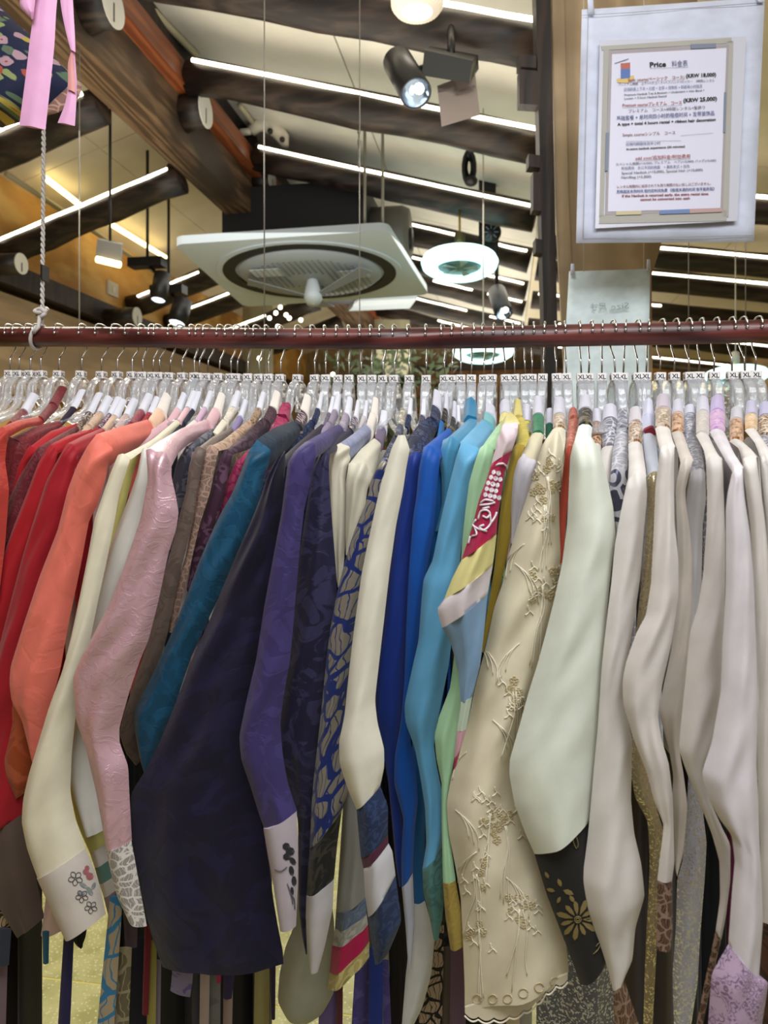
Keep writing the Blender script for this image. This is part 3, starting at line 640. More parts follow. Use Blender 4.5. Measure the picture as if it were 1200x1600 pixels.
def loft(name, rows, m, parent, puff=1.0, bulge=None, nf=16, nb=5, seed=0, v0=0.0, fold=1.0, inset=0.0):
    """rows: (left place, right place); a flattened cloth tube with a rounded front towards the aisle"""
    V = []; UV = []; n = len(rows); rnd = random.Random(seed); ph = rnd.uniform(0, 6); fr = rnd.uniform(1.0, 1.7); vv = v0
    mids = [(a+b)/2 for a, b in rows]
    for i, (A, B) in enumerate(rows):
        t = mids[min(i+1, n-1)]-mids[max(i-1, 0)]; ch = B-A; w_ = ch.length
        nv = t.cross(ch); nv = nv.normalized() if nv.length > 1e-9 else Vector((0, -1, 0))
        if nv.dot(EYE-mids[i]) < 0: nv = -nv
        b = (bulge if bulge is not None else min(.018, .30*w_))*puff
        if i: vv += (mids[i]-mids[i-1]).length
        for j in range(nf+1):
            s = j/nf; se = s+inset*(.5-s)
            f = 1-abs(2*s-1)**2.3; q = math.sin(math.pi*s)**.6 if 0 < s < 1 else 0
            rip = fold*.16*math.sin(2*math.pi*fr*s+ph+i*.12)*math.sin(math.pi*s)+fold*.07*math.sin(9*s+i*.45+ph)*math.sin(math.pi*s)
            wr = q*min(1, w_/.05)*(.0022*mnoise.noise(Vector((s*w_*24, vv*10, seed*3.1)))+.0011*mnoise.noise(Vector((s*w_*60, vv*26, seed*1.7)))) if w_ > .012 else 0
            V.append(A+ch*se+nv*(b*(f+rip)+wr*(.6+.5*fold))+nv*(puff-1)*.01); UV.append((s*w_, vv))
        for j in range(1, nb):
            s = 1-j/nb; V.append(A+ch*s-nv*(b*.3*math.sin(math.pi*s)+.001)); UV.append((s*w_, vv))
    st = nf+nb; Fc = []
    for i in range(n-1):
        for j in range(st): q = i*st; Fc.append((q+j, q+(j+1) % st, q+st+(j+1) % st, q+st+j))
    Fc.append(tuple(range(st))); Fc.append(tuple((n-1)*st+j for j in reversed(range(st))))
    o = mesh_obj(name, V, Fc, m, parent, UV); return smooth_auto(o, 60), vv
YN = 1.045
COUNT = [0]; GLIST = []
def garment(name, label, Y, segs, cat='jacket', far=True, group=None, bod=None, neckY=YN, bodice=True):
    """segs: (part, material, left px outline, right px outline[, options]) from the neck down"""
    COUNT[0] += 1; seed = COUNT[0]
    S = []; pl = pr = None
    for sg in segs:
        L, R = prs(sg[2]), prs(sg[3])
        if pl: L = [pl]+L; R = [pr]+R
        pl, pr = L[-1], R[-1]
        ln = max(sum(math.dist(a, b) for a, b in zip(L, L[1:])), sum(math.dist(a, b) for a, b in zip(R, R[1:])))
        n = max(3, int(ln/8)); S.append([sg, resample(L, n), resample(R, n)])
    cum = 0; neck = None; acc = []
    for sg, L, R in S:
        a = []
        for i in range(len(L)):
            if i: cum += ((L[i]+R[i])/2-(L[i-1]+R[i-1])/2).length
            a.append(cum)
        acc.append(a)
        if sg[0] in ('collar', 'collar_band', 'shoulder'): neck = cum+6
    s0 = S[0]; nx = (s0[1][-1].x+s0[2][-1].x)/2; ny = (s0[1][-1].y+s0[2][-1].y)/2
    base = UY(nx, ny, neckY); e = empty(name, (base.x, base.y, base.z-.4), label, cat, group)
    e['_neck'] = (base.x, base.y, base.z)
    def yy(a):
        if neck is None or a >= neck: return Y
        f = a/neck; f = f*f*(3-2*f)*.5+f*.5; return neckY+(Y-neckY)*f
    parts = []; vv = 0
    for (sg, L, R), a in zip(S, acc):
        op = sg[4] if len(sg) > 4 else {}
        rows = [(UY(l.x, l.y, yy(c)), UY(r.x, r.y, yy(c))) for l, r, c in zip(L, R, a)]
        o, vv = loft(sg[0], rows, sg[1], e, seed=seed, v0=vv, **op)
        parts.append(o)
    if bodice:      # the folded front and back of the jacket in the hanger's plane, and the sleeve at its far shoulder
        m = bod or next((sg[1] for sg in segs if sg[0] in ('shoulder', 'sleeve')), segs[min(1, len(segs)-1)][1])
        X = base.x; zt = base.z-.022; V = []; Fc = []; ny_ = 9; nz = 8; hw = .0045
        for sd in (1, -1):
            for i in range(ny_+1):
                y = .955+(1.27-.955)*i/ny_; top = zt-.30*abs(y-neckY)
                for j in range(nz+1):
                    z = top+(zt-.42-top)*j/nz; th = hw*(.35+.65*math.sin(math.pi*min(1, (j+.6)/nz)*.5+.3))*(1 if 0 < i < ny_ else .3)
                    V.append((X+sd*th+.0018*math.sin(z*40+seed+y*20), y, z))
        N = (ny_+1)*(nz+1); q = nz+1
        for i in range(ny_):
            for j in range(nz):
                a = i*q+j; Fc.append((a, a+1, a+q+1, a+q)); Fc.append((N+a, N+a+q, N+a+q+1, N+a+1))
        for i in range(ny_): a = i*q; Fc.append((a, a+q, N+a+q, N+a)); a += nz; Fc.append((a, N+a, N+a+q, a+q))
        for j in range(nz): a = j; Fc.append((a, N+a, N+a+1, a+1)); a = ny_*q+j; Fc.append((a, a+1, N+a+1, N+a))
        mesh_obj('bodice', V, Fc, m, e, [(v[1], v[2]) for v in V])
        if far:
            rows = []
            for i in range(9):
                f = i/8; z = zt-.06-f*.46; y = 1.27+.05*math.sin(f*2.4); hwid = .008+.004*f
                rows.append((Vector((X-.004, y-.02-.02*f, z)), Vector((X+.004, y+.04+.03*f, z))))
            mb = MB(); st = 8
            for A, B in rows:
                c = (A+B)/2; d = (B-A)/2; nx_ = Vector((hwid, 0, 0))
                mb.v += [c+d*math.cos(2*math.pi*j/st)+nx_*math.sin(2*math.pi*j/st) for j in range(st)]
            for i in range(8):
                for j in range(st): mb.f.append((i*st+j, i*st+(j+1) % st, (i+1)*st+(j+1) % st, (i+1)*st+j))
            mb.f += [tuple(range(st)), tuple(8*st+j for j in reversed(range(st)))]
            so = mesh_obj('far_sleeve', mb.v, mb.f, m, e, [(v.y, v.z) for v in mb.v])
    GLIST.append((e, nx, label)); e['_neckpx'] = nx
    e.pop('_neck', None)
    e.pop('_neckpx', None)
    return e, parts
# fabrics
WH = cloth('d9d9e2', 'plain', rough=.6); WHW = cloth('e2d9d0', 'plain', rough=.6); LIL = cloth('cac8d4', 'plain', rough=.6)
def neckA(s0, band=None, collar=None, w=1.0, up=(52, 22)):
    """white collar and patterned band above the shoulder's first edge pair"""
    lx, ly, rx, ry = s0; mx = (lx+rx)/2; dx = max(-2, (790-mx)*.040)
    a, b = up
    n1 = (lx+dx*.5+1, ly-b+4, rx+dx*.75+1, ry-b-2); n0 = (lx+dx+1, ly-a+10, rx+dx*1.3, ry-a-2)
    return [('collar', collar or WH, '%f %f %f %f' % (n0[0], n0[1], n1[0], n1[1]), '%f %f %f %f' % (n0[2], n0[3], n1[2], n1[3]), dict(puff=1.12, fold=.2)),
            ('collar_band', band, '%f %f' % (lx, ly), '%f %f' % (rx, ry), dict(fold=.2))]
def neckR(x, y0, y1, y2, wd, band, collar=None, dx=0, lit=0):
    """collar seen from its end: top, border and foot heights at px column x"""
    h = wd/2
    return [('collar', collar or LIL, '%f %f %f %f' % (x-h*.8-dx, y0, x-h-dx*.5, y1), '%f %f %f %f' % (x+h*.8-dx, y0+1, x+h-dx*.5, y1+2), dict(puff=1.12, fold=.2)),
            ('collar_band', band, '%f %f' % (x-h, y2), '%f %f' % (x+h, y2+2), dict(fold=.2))]
C = cloth
maroon = C('6e2329', 'brocade', '8a3238', 90, amt=.6); brick = C('b03a30', 'brocade', 'c04a3c', 60, amt=.4); burg = C('5e1c24', 'brocade', '74303a', 110, amt=.6)
red = C('a81722', rough=.6); red2 = C('9c1624', rough=.6); dred = C('a8303c', 'brocade', '7e1c2a', 70)
coral = C('e27464', 'damask', 'd06858', 14, amt=.5, rough=.5); rust = C('a85030', 'damask', '94401f', 18); peach = C('e8bda0', rough=.4)
cream = C('dcd4bc', rough=.65); cream2 = C('e3ddcb', rough=.65); lime = C('c4be72', rough=.5); white = C('dcd9d2', rough=.65)
pink = C('d2aab4', 'damask', 'c79ca8', 45, rough=.36, amt=.45, spec=1.0, sheen=0)
pink.node_tree.nodes['Principled BSDF'].inputs['Metallic'].default_value = .3; rose = C('d8aeb4', rough=.4)
dgray = C('3c3d4a', 'brocade', '6b6a72', 70, metal2=.3); taupe = C('6f6058', 'damask', '62544d', 30, rough=.45); tan = C('b39483', 'leaves', '5a4640', 120, amt=.6)
plum = C('3d2234', 'brocade', '6a4a62', 60, amt=.7); magenta = C('8e1f4c', 'lace', 'b04a68', 90, amt=.6); teal = C('124460', 'damask', '1b5272', 30, amt=.6, rough=.45)
navy = C('120e28', 'damask', '1a1638', 14, amt=.6, rough=.6); navyb = C('141b38', 'brocade', '2f3f66', 90, metal2=.3); dark = C('17151f', rough=.6)
purple = C('383060', 'damask', '433a70', 22, amt=.6, rough=.5); slate = C('201e38', 'damask', '3a385a', 26, amt=.6, rough=.5)
silverblue = C('8d92ad', 'damask', '7f84a0', 60, rough=.4); satin = C('cfc8b4', rough=.38, sheen=.1); bluegold = C('1e2c68', 'leaves', '8d8679', 36, metal2=.3, rough=.4)
ivory = C('dcd8c8', rough=.6); deepblue = C('173282', rough=.5); blue = C('1350a6', rough=.5); azure = C('1c64a6', rough=.5)
sky = C('4a8cb0', rough=.42); cyan = C('62a4cc', rough=.42); mint = C('9fc8a0', rough=.5); mustard = C('a88f36', rough=.5); yellow = C('dccf7e', 'damask', 'cfc06c', 60, rough=.4)
lilacw = C('d6d2dc', rough=.5); gauze = C('d6ccb2', rough=.55); rustred = C('b24a38', rough=.55); mintw = C('dde5e2', rough=.6); mintw2 = C('dadfd2', rough=.6)
blackgold = C('1b1a18', 'damask', '7c6f4a', 60, metal2=.5, amt=.9); goldlace = C('d8c9b8', 'leaves', '9a7448', 90, metal2=.5); coppergit = C('d6b090', 'brocade', 'a06a40', 120, metal2=.6)
silverlace = C('c9c8d0', 'lace', '8f8e9a', 120, metal2=.4); silver = C('a9a8b2', 'sequin', 'f0f0f8', 60, rough=.4, metal2=.9); rosesilver = C('c4c4cc', 'brocade', '55566a', 45, metal2=.4)
org = [C(c, rough=.62, sheen=.15) for c in ('d8d2ce', 'cec7c3', 'd4cdc8', 'c9bfb6', 'd3cdd2')]
pinkgit = C('d3b3d0', 'brocade', 'b98fc0', 70); green = C('2f7a55', 'damask', '276a49', 40, rough=.35); pearl = C('9a9280', 'sequin', 'e8e2d4', 40, rough=.35)
graycuff = C('57483f', 'plain', rough=.8); lacecuff = C('cfc8bf', 'leaves', '8d8782', 95); ricecuff = C('c9bfb6', rough=.7); blackb = C('16151a', 'damask', '3a3630', 40)
denim = C('1e2c4c', 'damask', '2c3c60', 80, rough=.8); maroonp = C('4e2238', rough=.6); grayp = C('8b8a84', rough=.6); greyblue = C('59657a', 'damask', '68748a', 50); crimson = C('a31a48', rough=.4); goldb = C('b3a468', 'brocade', 'd0c48c', 60, metal2=.3)
sheer = C('a3a597', rough=.6); palelav = C('b9bccf', rough=.5); silkw = C('d4d6da', rough=.5); tealvel = C('4f7f7c', 'brocade', '3f6c6a', 60); golcuff = C('95803c', 'brocade', 'a8924a', 70, metal2=.3)
brownlace = C('8f7466', 'leaves', '4a3426', 130); beigelace = C('8d7560', 'leaves', '553a28', 110); pinkdot = C('b9a0bb', 'brocade', '7c6784', 240); purplebr = C('4b4288', 'damask', '5d559a', 40)
G = garment
SHO = dict(fold=.5, puff=.8)
# ---- far left reds
G('brick_red_jacket', 'brick red brocade jacket at far left edge with its sleeve cut by the frame', .86, neckA((60, 650, 68, 662), maroon, maroon)+[
 ('shoulder', brick, '30 655 2 667', '40 668 12 684', SHO), ('sleeve', brick, '-30 700 -70 800 -100 900 -110 1050', '8 720 14 765 8 850 -10 1000')])
G('maroon_brocade_jacket', 'maroon brocade jacket just right of the brick red one, dark collar', .90, neckA((94, 656, 99, 664), C('2a1e30', rough=.5))+[
 ('shoulder', maroon, '55 664 12 684', '72 682 40 700', SHO), ('sleeve', maroon, '6 720 2 800 -10 900 -30 1000', '34 730 28 780 15 860 -10 960')])
G('burgundy_jacket', 'dark burgundy textured jacket folded in a V left of the bright reds', .885, neckA((120, 664, 125, 672), C('59443e', 'brocade', 'b0a08c', 90))+[
 ('shoulder', burg, '90 680 60 698', '100 695 72 715', SHO), ('sleeve', burg, '30 745 6 800 -15 860 -30 960 -40 1060', '58 745 44 800 22 870 6 960 -10 1060')])
G('scarlet_jacket', 'scarlet red jacket with only a narrow shoulder showing left of bright reds', .895, neckA((122, 660, 127, 669), C('20202c', 'brocade', '3c4058', 90))+[
 ('shoulder', red, '80 672 46 697', '92 686 62 706', SHO), ('sleeve', red, '28 728 20 762 0 850', '42 724 32 752 16 850')])
G('bright_red_jacket', 'bright red jacket, first plain red sleeve from the left with grey-brown cuff', .875, neckA((153, 666, 158, 676), C('5a4652', 'brocade', 'b8a0a8', 90))+[
 ('shoulder', red, '110 678 78 694', '122 692 90 708', SHO), ('sleeve', red, '60 722 42 770 22 820 4 872 -20 960 -45 1080 -60 1200 -60 1320', '84 735 70 790 50 850 30 910 10 980 -8 1080 -6 1200 -2 1335'),
 ('cuff', C('40302a', 'leaves', 'b8a080', 60), '-70 1440', '18 1446')])
G('crimson_red_jacket', 'crimson red jacket left of the coral one, wide grey-brown cuff at its end', .85, neckA((160, 668, 166, 682), C('c9a890', rough=.5))+[
 ('shoulder', red2, '130 680 104 693', '148 700 122 715', SHO), ('sleeve', red2, '92 715 72 752 52 815 35 870 18 935 0 1005 -25 1120 -35 1200 -30 1318', '116 735 112 780 100 830 85 880 72 930 60 990 50 1060 44 1130 40 1200 34 1272'),
 ('cuff', graycuff, '-8 1400 28 1463', '52 1350 70 1433', dict(puff=1.06))])
G('rust_brown_jacket', 'rust brown sleeve mostly hidden under the coral jacket', .845, neckA((218, 662, 222, 680), dred)+[
 ('shoulder', rust, '190 676 140 700', '196 694 150 720', SHO), ('sleeve', rust, '104 780 84 850 58 930 30 1010 16 1110 4 1180 8 1215 25 1249', '112 780 98 850 80 930 64 1010 60 1110 54 1192 48 1222 37 1240')])
coralg, cp = G('coral_jacket', 'coral orange jacket with long smooth sleeve and peach collar band', .815, neckA((232, 655, 237, 689), peach, WHW)+[
 ('shoulder', coral, '190 666 151 678', '215 706 168 728', SHO), ('sleeve', coral, '136 698 120 728 106 765 90 828 62 900 37 975 17 1040 15 1062 19 1094 34 1125 50 1190', '166 745 152 790 139 815 125 890 108 970 94 1047 80 1100 68 1150 54 1193')])
G('pale_pink_jacket', 'pale salmon pink jacket showing only a cuff below the cream cuff', .85, neckA((262, 655, 266, 676), rose)+[
 ('shoulder', rose, '225 680 172 728', '232 700 180 740', SHO), ('sleeve', C('d8b8ac'), '150 860 110 1000 80 1200 72 1400', '158 860 130 1000 110 1200 100 1400'), ('cuff', C('d5b3a6'), '64 1461', '95 1455')])
creamg, crp = G('cream_jacket', 'cream jacket with smooth long sleeve and flower-outline cuff, right of coral', .785, neckA((277, 655, 282, 668), rose)+[
 ('shoulder', cream, '240 684 205 703 184 712', '252 690 222 703 204 716', SHO),
 ('sleeve', cream, '173 738 160 775 148 810 137 870 125 930 110 1000 97 1050 75 1110 60 1160 45 1210 36 1250 34 1285 42 1325 58 1371', '197 738 186 775 178 820 166 880 153 940 139 1010 128 1060 118 1120 112 1180 110 1235 116 1275 134 1325', dict(fold=.6)),
 ('cuff', ricecuff, '73 1404 88 1437 102 1466', '146 1352 158 1387 166 1427', dict(puff=1.1, fold=.3))])
G('lime_yellow_jacket', 'pale lime yellow jacket with banded cuff, thin strip between two cream sleeves', .835, neckA((285, 658, 289, 668), C('1c2433'))+[
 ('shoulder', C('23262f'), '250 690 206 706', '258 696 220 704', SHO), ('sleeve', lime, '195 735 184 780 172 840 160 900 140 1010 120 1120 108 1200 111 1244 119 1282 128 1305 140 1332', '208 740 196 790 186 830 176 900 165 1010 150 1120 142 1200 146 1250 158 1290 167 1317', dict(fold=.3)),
 ('cream_band', ricecuff, '148 1356', '174 1341'), ('teal_band', C('5f8078'), '155 1381', '177 1370'), ('white_band', ricecuff, '162 1402', '180 1392'), ('mauve_band', C('8e7680'), '169 1430', '182 1415')])
G('white_linen_jacket', 'off-white jacket sleeve tucked against the left side of shiny pink one', .815, neckA((305, 655, 309, 668), C('c9a8c0'))+[
 ('shoulder', white, '262 688 222 702', '268 696 233 702', SHO), ('sleeve', white, '214 740 204 770 188 812 170 860 153 915 138 1010 124 1080 104 1180 103 1192 108 1215 118 1255 134 1307', '234 745 228 790 222 820 205 884 182 944 162 984 150 1031 142 1100 140 1160 152 1238 163 1296', dict(fold=.5))])
pinkg, pp = G('shiny_pink_jacket', 'shiny dusty pink satin jacket with grey lace cuff', .765, neckA((322, 655, 327, 683), rose, WHW)+[
 ('shoulder', pink, '285 668 245 690 228 703', '300 690 280 706 268 728', SHO),
 ('sleeve', pink, '231 750 219 812 194 884 170 944 147 990 125 1031 114 1059 116 1103 120 1125 134 1169 150 1237 159 1287 166 1327', '268 745 274 772 279 800 275 828 263 865 248 937 232 1000 219 1031 203 1078 187 1135 187 1160 200 1197 202 1237 204 1275 206 1313', dict(fold=1.3)),
 ('cuff', lacecuff, '172 1354 181 1392 199 1431', '214 1357 222 1401 230 1446', dict(puff=1.1, fold=.4))])
G('grey_brocade_jacket', 'dark grey brocade jacket squeezed right of the shiny pink one', .87, neckA((345, 662, 350, 672), C('e0d6c4', 'brocade', '7a6648', 110))+[
 ('shoulder', C('44454f', 'brocade', '6b6a72', 70), '320 676 291 697', '326 690 300 706', SHO), ('sleeve', dgray, '276 722 268 760 262 820 240 920', '298 722 292 770 284 810 262 900')])
G('taupe_jacket', 'plain taupe brown jacket left of the tan lace one', .84, neckA((362, 668, 366, 682), C('8c7ca8'))+[
 ('shoulder', taupe, '335 680 306 700', '345 692 321 704', SHO), ('sleeve', taupe, '296 725 290 770 282 800 270 850 250 920 232 1000 212 1060 195 1110 187 1145 196 1175 212 1196', '314 738 308 770 302 812 290 860 276 920 262 990 250 1031 228 1087 212 1125 214 1160 219 1190')])
G('tan_lace_jacket', 'tan jacket covered in dark cut-out lace pattern', .855, neckA((391, 655, 396, 672), C('a58a72', 'brocade', '6e5840', 110))+[
 ('shoulder', C('b89a84', 'brocade', '94765e', 60), '350 685 318 700', '360 698 342 702', SHO), ('sleeve', tan, '311 715 308 740 304 780 298 830 290 870 280 900 272 937 264 987', '340 712 332 745 325 780 312 820 298 881 284 937 272 990')])
G('plum_floral_jacket', 'dark plum jacket with faded violet flower pattern', .87, neckA((412, 652, 419, 680), C('3a2730', 'brocade', '543a42', 70), WHW)+[
 ('shoulder', C('33242f', 'brocade', '4d3644', 60), '375 685 346 706', '392 700 364 708', SHO), ('sleeve', plum, '335 738 328 770 312 820 300 870 292 920', '357 738 350 780 336 820 314 875 298 930')])
G('magenta_brocade_jacket', 'magenta and gold brocade jacket, thin strip left of the teal sleeve', .885, [
 ('collar', magenta, '440 632 430 650', '455 634 452 660', dict(puff=1.1)), ('shoulder', magenta, '420 675 392 700', '440 690 400 712', SHO), ('sleeve', magenta, '368 722 356 750 345 785 335 820', '385 722 368 760 352 795 342 830')])
G('teal_jacket', 'deep teal blue jacket with long pointed-elbow sleeve', .81, neckA((461, 657, 465, 690), C('1e1a20', 'brocade', 'b39aa0', 60), WHW)+[
 ('shoulder', C('132638', 'damask', '182e42', 30), '430 668 402 687', '450 706 414 738', SHO),
 ('sleeve', teal, '388 705 376 738 362 772 346 800 334 825 312 875 294 925 266 994 237 1056 209 1111 211 1144 219 1187 225 1207', '410 760 404 800 385 850 352 912 325 969 297 1031 269 1116 244 1172 228 1208')])
G('navy_brocade_jacket', 'navy blue brocade jacket showing only its shoulder above the big aubergine sleeve', .885, neckA((487, 655, 490, 672), navyb)+[
 ('shoulder', navyb, '465 680 430 722', '474 696 440 734', SHO), ('sleeve', navyb, '415 740 400 780', '436 744 430 790')])
G('aubergine_jacket', 'very dark aubergine navy jacket with the widest open sleeve, centre left', .775, neckA((505, 662, 508, 680), C('6b6274', 'brocade', '544c60', 60))+[
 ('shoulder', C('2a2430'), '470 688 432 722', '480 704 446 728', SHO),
 ('sleeve', navy, '418 745 408 775 392 815 370 865 345 925 325 975 300 1030 270 1110 245 1170 222 1212 205 1240 203 1300 207 1360 220 1400 232 1445 243 1480 254 1511', '444 750 442 800 434 840 425 881 412 953 400 1031 388 1100 384 1150 392 1228 404 1265 413 1310 420 1350 427 1404 435 1451 442 1486 443 1506', dict(bulge=.016, fold=2.0))])
purpleg, pup = G('purple_jacket', 'royal purple jacket with pale pink cuff, in front of the slate violet one', .745, neckA((531, 662, 536, 686), C('8c8096', 'brocade', 'a89cac', 80))+[
 ('shoulder', C('352a60', 'damask', '3e3270', 30), '500 678 478 690', '518 700 494 715', SHO),
 ('sleeve', purple, '462 703 450 722 445 760 440 800 425 881 412 953 400 1031 384 1100 374 1150 377 1187 391 1228 404 1270 412 1293', '488 740 482 770 475 797 467 875 459 969 453 1031 443 1090 438 1130 442 1180 450 1225 464 1267'),
 ('cuff', C('b5aab4', rough=.5), '418 1330 427 1380 438 1453', '466 1320 466 1380 463 1446', dict(puff=1.1, fold=.3))])
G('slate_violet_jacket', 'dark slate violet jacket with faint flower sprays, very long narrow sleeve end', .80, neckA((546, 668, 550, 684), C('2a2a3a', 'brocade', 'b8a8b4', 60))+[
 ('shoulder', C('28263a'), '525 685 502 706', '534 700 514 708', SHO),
 ('sleeve', slate, '490 730 483 770 476 812 467 875 459 969 450 1031 440 1090 429 1145 430 1170 440 1200 450 1229 465 1279 467 1346 467 1419 472 1462 478 1492', '514 740 517 790 521 840 525 890 526 940 520 985 512 1047 506 1109 500 1156 494 1219 488 1290 482 1350 480 1404 478 1450 480 1490')])
G('silver_blue_jacket', 'jacket with silver-blue shoulder and beige satin sleeve front, centre', .85, neckA((573, 662, 578, 690), WHW, WHW)+[
 ('shoulder', silverblue, '550 680 532 692', '565 706 546 722', SHO), ('sleeve', satin, '518 700 513 730 513 770 515 820 518 860 528 918', '543 730 540 750 543 775 541 820 537 884 530 919', dict(fold=1.6))])
G('cream_satin_jacket', 'shiny cream satin jacket folded at the shoulder behind blue and gold leaf sleeve', .84, neckA((586, 684, 596, 706), C('6e5f78'), WH)+[
 ('shoulder', satin, '565 700 545 724', '592 722 583 742', SHO), ('sleeve', satin, '541 750 541 780 540 820 540 866', '574 765 570 795 556 835 542 868', dict(fold=1.6))])
bgg, bgp = G('blue_gold_jacket', 'royal blue jacket woven with antique gold leaves, black band and white cuff', .785, neckA((617, 680, 624, 700), navyb, pearl)+[
 ('shoulder', navyb, '606 700 598 716', '618 712 610 724', SHO),
 ('sleeve', bluegold, '585 742 570 790 552 834 538 880 526 930 516 984 510 1031 503 1100 497 1156 490 1219 487 1258 484 1325', '596 750 580 828 568 890 555 969 545 1047 538 1109 536 1165 540 1212 544 1237 534 1268'),
 ('black_band', blackb, '481 1370 479 1399', '527 1320 522 1373'), ('cuff', C('c3bfc4', rough=.5), '478 1433 481 1477 485 1519', '520 1419 508 1477 497 1518', dict(puff=1.08, fold=.4))])
G('grey_banded_jacket', 'grey straight sleeve ending in blue-grey, crimson and gold stripes', .83, neckA((632, 665, 637, 680), navyb)+[
 ('shoulder', grayp, '610 720 590 760', '624 724 605 765', SHO), ('sleeve', grayp, '560 1000 540 1200 532 1320 525 1424', '590 1000 566 1200 568 1320 571 1402'),
 ('blue_band', greyblue, '523 1451', '573 1428'), ('lace_band', C('8f8d84', 'lace', 'a8a69c', 90), '519 1477', '575 1445'), ('crimson_band', crimson, '515 1519', '577 1471'), ('gold_band', goldb, '511 1546', '577 1495')])
G('sheer_grey_jacket', 'pale grey-green sheer sleeve with wide rounded end, below slate violet sleeve', .865, neckA((560, 668, 564, 684), C('c0b6b8'))+[
 ('shoulder', sheer, '545 700 520 760', '552 704 530 765', SHO), ('sleeve', sheer, '480 1000 466 1300 461 1440 446 1480 437 1521 434 1564 446 1588 468 1599', '510 1000 505 1300 522 1440 522 1500 522 1550 503 1585 481 1599', dict(fold=1.5))])
G('ivory_jacket', 'plain ivory jacket with smooth sleeve and navy and white banded cuff, centre', .735, [
 ('sleeve', ivory, '622 680 612 700 603 730 592 770 580 824 566 891 553 984 544 1062 538 1119 530 1159 531 1194 544 1234 557 1265', '633 680 640 702 635 730 629 770 619 820 609 891 600 969 591 1047 586 1094 590 1130 600 1170 600 1200 594 1228', dict(fold=.6)),
 ('navy_band', denim, '560 1300 564 1340', '606 1260 606 1305'), ('maroon_band', maroonp, '568 1357', '607 1318'), ('white_band', C('b9b8bc'), '570 1395 575 1433', '613 1330 618 1368'),
 ('navy_hem_band', denim, '580 1470 586 1507', '623 1405 627 1440 606 1490')], neckY=.9)
G('navy_blue_brocade_jacket', 'deep blue sleeve with navy brocade shoulder, right of the ivory sleeve', .855, neckA((672, 650, 679, 684), navyb, LIL)+[
 ('shoulder', navyb, '650 668 637 690 634 716', '674 700 664 712', SHO),
 ('sleeve', deepblue, '630 755 622 800 609 891 600 969 588 1060 587 1115 598 1172 606 1219 612 1280 618 1346 624 1386', '655 750 648 812 640 906 636 1000 632 1062 629 1125 624 1172 622 1219 628 1280 632 1340 632 1380')])
G('bright_blue_jacket', 'bright cobalt blue jacket with pale lavender cuff', .835, neckA((703, 668, 706, 690), blackgold, LIL)+[
 ('shoulder', blue, '680 684 662 698', '700 706 688 716', SHO),
 ('sleeve', blue, '655 730 650 780 645 812 638 906 634 1000 632 1062 627 1125 617 1180 616 1225 630 1279 627 1340 628 1386', '684 750 678 828 669 881 660 930 656 984 648 1047 634 1110 641 1153 650 1203 653 1250 648 1300 645 1363'),
 ('cuff', palelav, '634 1450 638 1512', '648 1440 642 1512', dict(puff=1.08))])
G('azure_jacket', 'azure blue sleeve ending in a long white silk cuff, behind cobalt sleeve', .87, neckA((690, 655, 694, 675), blackgold, LIL)+[
 ('shoulder', azure, '684 690 680 720', '694 700 696 726', SHO), ('sleeve', azure, '660 1000 645 1150 640 1300 646 1411', '690 1000 672 1150 664 1300 664 1407'),
 ('cuff', silkw, '641 1462 634 1525 628 1602', '679 1462 674 1521 660 1573 646 1602', dict(puff=1.1))])
G('sky_teal_jacket', 'medium teal-blue jacket with blue upright collar, behind the cyan one', .86, [
 ('collar', C('2a7aa2', rough=.42), '727 626 724 660', '744 628 746 655', dict(puff=1.1)), ('shoulder', sky, '706 676 692 688', '735 680 718 692', SHO), ('sleeve', sky, '686 716 690 745 690 790 680 830', '712 720 706 760 700 800 690 830')])
G('cyan_jacket', 'cyan blue silk jacket with teal quilted cuff', .80, neckA((756, 655, 768, 690), C('6fb0b4', rough=.4), LIL, up=(36, 16))+[
 ('shoulder', cyan, '738 672 721 690', '764 712 746 732', SHO),
 ('sleeve', cyan, '714 710 705 745 695 785 686 825 676 875 662 905 658 945 654 1000 645 1040 632 1101 634 1130 648 1169 656 1210 664 1262 666 1319 660 1357', '740 765 733 795 727 820 720 860 717 900 712 950 706 1000 701 1040 694 1075 682 1135 678 1165 682 1195 692 1244 694 1300 690 1326'),
 ('cuff', tealvel, '662 1394 671 1431 678 1467', '695 1375 692 1431 685 1467', dict(puff=1.12))])
G('mint_jacket', 'light mint green jacket with yellow ruffled collar band and gold cuff', .77, neckA((780, 660, 796, 664), yellow, LIL, up=(36, 14))+[
 ('shoulder', mint, '766 678 750 700', '786 690 772 700', SHO),
 ('sleeve', mint, '742 722 733 755 727 800 722 850 716 950 709 1030 703 1075 686 1120 679 1150 682 1185 690 1225 690 1281 692 1378', '768 735 760 770 752 810 745 850 740 950 728 1030 720 1094 712 1169 704 1220 700 1250 702 1300 712 1375'),
 ('cuff', golcuff, '696 1431 704 1483', '722 1431 724 1477', dict(puff=1.08))])
